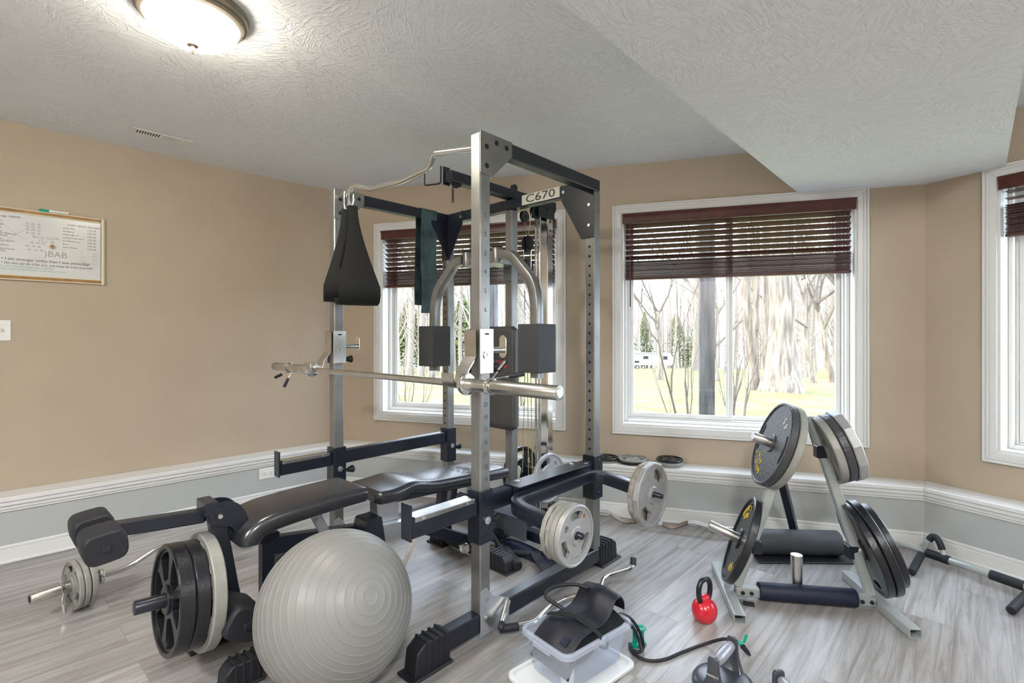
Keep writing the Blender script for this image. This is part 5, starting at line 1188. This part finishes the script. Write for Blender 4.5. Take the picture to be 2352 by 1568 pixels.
ys = [1.0, 3.2, 4.2, 6, 8, 10, 12, 16, 22, 30, 45, 60, 80, 105, 140]; xs = [-140, -80, -40, -20, -10, -4, 2, 6, 12, 22, 45, 90, 150]
vs = [[t.verts.new((x, y, gz(y)+(.0 if y < 12 else .10*math.sin(x*.7+y*.3)))) for x in xs] for y in ys]
for a in range(len(ys)-1):
    for b in range(len(xs)-1): t.faces.new((vs[a][b], vs[a][b+1], vs[a+1][b+1], vs[a+1][b]))
bmesh.ops.translate(t, vec=(0, 0, -.13), verts=t.verts)
struct('ground', t, 'lawn')
GD = -.13
def gp(px, Y): return V(((px-1176)/FPX*Y, Y, gz(Y)+GD))
# the two timber deck posts close to the windows
for px, Y, lb in ((1623, 4.8, 'dark weathered timber deck post outside the wide window'), (1126, 5.45, 'weathered timber deck post outside the window behind the rack')):
    p = gp(px, Y); t = B(); bx(t, -.068, .068, -.068, .068, -.05, 2.95, .004); po = part if 0 else None
    r = thing('deck_post', lb, 'post', (p.x, p.y, p.z), -.3, 'deck posts'); part('timber', t, 'darkwood', r)
    t = B(); bx(t, -.085, .085, -.085, .085, 0, .06, .004); part('post_base', t, 'satin', r)
def trunk(t, p, h, r0, lean=(0, 0), flare=1.6, seg=20, wob=.0, rng=random):
    L_ = []; n = 16
    ph = [rng.uniform(0, 6) for _ in range(4)]
    for k in range(n+1):
        s = k/n; z = h*s; rr = r0*(1-.35*s)*(1+(flare-1)*math.exp(-z/(r0*2.2))); c = V((p[0]+lean[0]*z+wob*math.sin(s*5+ph[0]), p[1]+lean[1]*z+wob*math.cos(s*4+ph[1]), p[2]+z-.05))
        L_.append([c+V((rr*(1+.07*math.sin(3*a+ph[2])*math.exp(-z))*math.cos(a), rr*(1+.10*math.sin(5*a+ph[3])*math.exp(-z*.8))*math.sin(a), 0)) for a in [2*PI*i/seg for i in range(seg)]])
    loft(t, L_); return V((p[0]+lean[0]*h, p[1]+lean[1]*h, p[2]+h-.05))
def branches(t, p, d, L_, r, depth, rng, spread=.55, up=.15, kids=3, seg=5):
    p = V(p); d = V(d).normalized(); n = 3; pts = [p]
    for k in range(n):
        d = (d+V((rng.uniform(-1, 1), rng.uniform(-1, 1), rng.uniform(-.4, 1)))*.16+V((0, 0, up*.2))).normalized(); pts.append(pts[-1]+d*L_/n)
    r1 = r*.55
    t2 = B(); rings = []
    for i, q in enumerate(pts):
        dd = (pts[min(i+1, n)]-pts[max(i-1, 0)]).normalized(); m = basis(dd); rr = r+(r1-r)*i/n
        rings.append([t2.verts.new(q+(m.to_3x3() @ V((rr*math.cos(2*PI*j/seg), rr*math.sin(2*PI*j/seg), 0)))) for j in range(seg)])
    for a in range(n):
        for j in range(seg): t2.faces.new((rings[a][j], rings[a][(j+1) % seg], rings[a+1][(j+1) % seg], rings[a+1][j]))
    merge(t, t2)
    if depth > 0:
        for k in range(kids):
            i = rng.choice([1, 2, 3]) if k else 3; q = pts[i]; dd = (d+V((rng.uniform(-1, 1), rng.uniform(-1, 1), rng.uniform(-.3, .8)))*spread).normalized()
            branches(t, q, dd, L_*rng.uniform(.55, .85), r1*rng.uniform(.6, .95), depth-1, rng, spread, up, kids, max(3, seg-1))
def tree_thing(name, label, cat, base, crown_bm, trunk_bm, group, m='bark', mc='twig'):
    r = thing(name, label, cat, (base.x, base.y, base.z), 0, group); part('trunk', trunk_bm, m, r, True, ang=60); 
    if crown_bm is not None: part('branches', crown_bm, mc, r, True, ang=60)
    return r
rg = random.Random(11)
# the great trunk and the clump left of it
b = gp(1795, 12.4); t = B(); top = trunk(t, b, 11, .285, (.004, 0), 2.0, 48, 0, rg); c = B()
for k in range(6): branches(c, top-V((0, 0, rg.uniform(0, 2))), (rg.uniform(-1, 1), rg.uniform(-1, 1), .8), 3.5, .16, 2, rg)
tree_thing('large_tree', 'huge pale tree trunk with flared base on the lawn outside the wide window', 'tree', b, c, t, None)
for (px, Y, r0, lx_, lb) in ((1748, 13.2, .125, -.085, 'leaning tree trunk at the far left of the clump beside the huge tree'), (1752, 13.9, .075, -.02, 'slim straight trunk between the clump and the huge tree'), (1762, 14.4, .095, .02, 'trunk leaning right just behind the huge tree trunk'), (1752, 15.6, .07, -.05, 'thin trunk leaning left in the clump beside the huge tree')):
    b = gp(px-8, Y); t = B(); top = trunk(t, b, 9, r0, (lx_, .01), 1.7, 18, .06, rg); c = B()
    for k in range(4): branches(c, b+(top-b)*rg.uniform(.5, 1), (rg.uniform(-1, 1), rg.uniform(-.5, .5), .9), 2.6, r0*.35, 2, rg)
    tree_thing('clump_tree', lb, 'tree', b, c, t, 'trees of the clump on the lawn')
# bare small trees seen through the windows
for (px, Y, h, r0, lb, ln) in ((1515, 27.0, 3.6, .14, 'small bare forked tree on the lawn in front of the travel trailer', (.0, 0)), (1868, 19, 4.0, .10, 'slim bare tree right of the huge trunk, nearer it', (-.10, 0)), (1916, 19.5, 3.2, .13, 'crooked leaning bare tree at the right of the wide window', (-.22, 0)), (1640, 24, 3.5, .16, 'bare tree right behind the dark deck post', (.03, 0)), (1960, 22, 5, .2, 'leaning bare tree behind the right edge of the wide window', (-.16, 0)),
                          (1000, 18, 4, .17, 'pale bare tree beyond the window behind the rack, at its left', (-.06, 0)), (1230, 21, 4, .12, 'bare tree beyond the window behind the rack, at its right', (.05, 0))):
    b = gp(px, Y); t = B(); top = trunk(t, b, h, r0, ln, 1.5, 12, .06, rg); c = B()
    for k in range(5): branches(c, b+(top-b)*(rg.uniform(.45, 1.0) if k else 1.), (rg.uniform(-1, 1)+ln[0], rg.uniform(-.6, .6), rg.uniform(.5, 1.2)), rg.uniform(2., 3.2), r0*.5, 3, rg)
    tree_thing('bare_tree', lb, 'tree', b, c, t, 'bare trees on the lawn')
# pruned shrubs close to the house
for (px, Y, n, lb, hh, sd) in ((1588, 5.6, 3, 'many-stemmed pruned shrub left of the dark deck post', 1.0, 4), (1690, 6.3, 3, 'pruned shrub with bare upright stems right of the dark deck post', .95, 9), (935, 6.6, 3, 'bare low shrub outside the window behind the rack', .55, 2), (1215, 6.8, 2, 'bare twiggy shrub outside the right part of the window behind the rack', .8, 8)):
    q = random.Random(sd); b = gp(px, Y); c = B(); r = thing('bare_shrub', lb, 'shrub', (b.x, b.y, b.z), 0, 'bare shrubs by the windows')
    for k in range(n):
        branches(c, b+V((.02*k, .02*k, -.05)), (-.55+1.1*k/max(1, n-1)+q.uniform(-.1, .1), q.uniform(-.25, .25), 1.3), hh*q.uniform(.8, 1), .024, 3, q, .36, 1.1, 3)
    part('branches', c, 'twig', r, True, ang=60)
# evergreens
def conifer(px, Y, h, w, lb):
    b = gp(px, Y); q = random.Random(int(px)); r = thing('evergreen_tree', lb, 'tree', (b.x, b.y, b.z), 0, 'evergreens beyond the lawn')
    t = B(); cyl(t, b-V((0, 0, .2)), b+V((0, 0, h*.9)), .22, .03, seg=10); part('trunk', t, 'bark', r, True); t = B()
    for k in range(2600):
        s = q.random()**.8; z = .3+(h-.3)*s; rr = w*(1-s)**.85*q.uniform(.35, 1.05)+.05; a = q.uniform(0, 2*PI); c = b+V((rr*math.cos(a), rr*math.sin(a), z)); ln = .55*(1-s*.5)
        d = V((math.cos(a), math.sin(a), q.uniform(-.25, .35))).normalized(); sd = V((-math.sin(a), math.cos(a), q.uniform(-.4, .4)))*.20*q.uniform(.7, 1.3)
        v = [t.verts.new(c-d*ln*.5+V((0, 0, .08))), t.verts.new(c+sd), t.verts.new(c+d*ln*.6-V((0, 0, .06))), t.verts.new(c-sd)]; f = t.verts.new(c+V((0, 0, .14)))
        for i in range(4): t.faces.new((v[i], v[(i+1) % 4], f))
    part('foliage', t, 'needle', r, True, ang=80)
for a in ((1480, 112, 12.5, 3.4, 'pointed evergreen tree behind the travel trailer, leftmost in the wide window'), (1553, 108, 12, 3.6, 'evergreen between the trailer and the dark deck post'), (1602, 106, 12, 3.0, 'evergreen just left of the dark deck post'), (940, 62, 9, 3.0, 'yellow-green evergreen at the left of the window behind the rack'), (1062, 66, 10, 3.2, 'evergreen in the middle of the window behind the rack')): conifer(*a)
# travel trailer
tp = gp(1470, 97); r = thing('travel_trailer', 'white travel trailer parked beyond the lawn', 'travel trailer', (tp.x, tp.y, tp.z), -.04)
t = B(); prism(t, [(-5.0, .75), (-5.2, 1.1), (-5.2, 2.95), (-4.9, 3.15), (5.4, 3.05), (5.6, 2.7), (6.1, 1.6), (6.0, .9), (5.6, .75)], -1.2, 1.2, Matrix(((1, 0, 0, 0), (0, 0, 1, 0), (0, 1, 0, 0), (0, 0, 0, 1))), .05); part('body', t, 'plate_white', r)
for x0, x1, z0, z1 in ((.35, 1.35, 1.9, 2.5), (4.0, 4.9, 1.8, 2.5), (-1.3, -.4, 1.2, 1.6)):
    t = B(); bx(t, x0, x1, -1.235, -1.205, z0, z1, .02); w_ = part('trailer_window', t, 'rubber', r)
t = B(); bx(t, 2.4, 3.0, -1.23, -1.205, .9, 2.75, .02); part('trailer_door', t, 'board', r)
t = B(); bx(t, -2.6, 3.1, -1.215, -1.203, 2.86, 2.94); bx(t, -2.7, -2.6, -1.215, -1.203, .95, 2.9); part('slide_out_trim', t, 'rubber', r)
t = B(); bx(t, -5.0, 5.6, -1.22, -1.203, .76, .90); part('skirt_stripe', t, 'satin', r)
for x in (-.75, .35):
    t = B(); cyl(t, (x, -1.22, .38), (x, -.95, .38), .38, seg=28, bev=.03); wh = part('wheel', t, 'rubber', r); t = B(); cyl(t, (x, -1.235, .38), (x, -1.225, .38), .20, seg=20); part('hub', t, 'satin', wh)
t = B(); bx(t, -1.0, .1, -.5, .5, 3.16, 3.45, .06); part('roof_unit', t, 'plate_white', r)
# woods beyond the lawn: five kinds of bare tree, copied
kinds = []
for k in range(5):
    q = random.Random(40+k); r = thing('woodland_tree', 'thin bare woodland tree beyond the lawn', 'tree', (0, 0, 0), 0, 'bare woodland trees beyond the lawn')
    t = B(); h = 11+2*k; top = trunk(t, (0, 0, 0), h, .17+.03*k, (q.uniform(-.05, .05), 0), 1.4, 8, .15, q); part('trunk', t, 'woodtwig', r, ang=70); c = B()
    for j in range(10): s = q.uniform(.12, 1); branches(c, top*s, (q.uniform(-1, 1), q.uniform(-1, 1), .9), q.uniform(2.2, 4), .055, 3, q, seg=3)
    part('branches', c, 'woodtwig', r, ang=80); kinds.append(r)
q = random.Random(77); spots = []
for k in range(270):
    Y = q.uniform(44, 128) if k > 30 else q.uniform(30, 44); px = q.uniform(860, 2010)
    if k <= 30 and (px < 1830 and 1380 < px): px = q.uniform(1830, 2010) if k % 2 else q.uniform(900, 1290)
    if Y < 100 and 1400 < px < 1580: Y = q.uniform(104, 130)
    spots.append((px, Y))
for k, (px, Y) in enumerate(spots):
    p = gp(px, Y); m = Matrix.Translation((p.x, p.y, p.z-.1)) @ Matrix.Rotation(q.uniform(0, 6.28), 4, 'Z') @ Matrix.Scale(q.uniform(.75, 1.15), 4)
    if k < 5: kinds[k].matrix_world = m
    else: dup(kinds[k % 5], m)
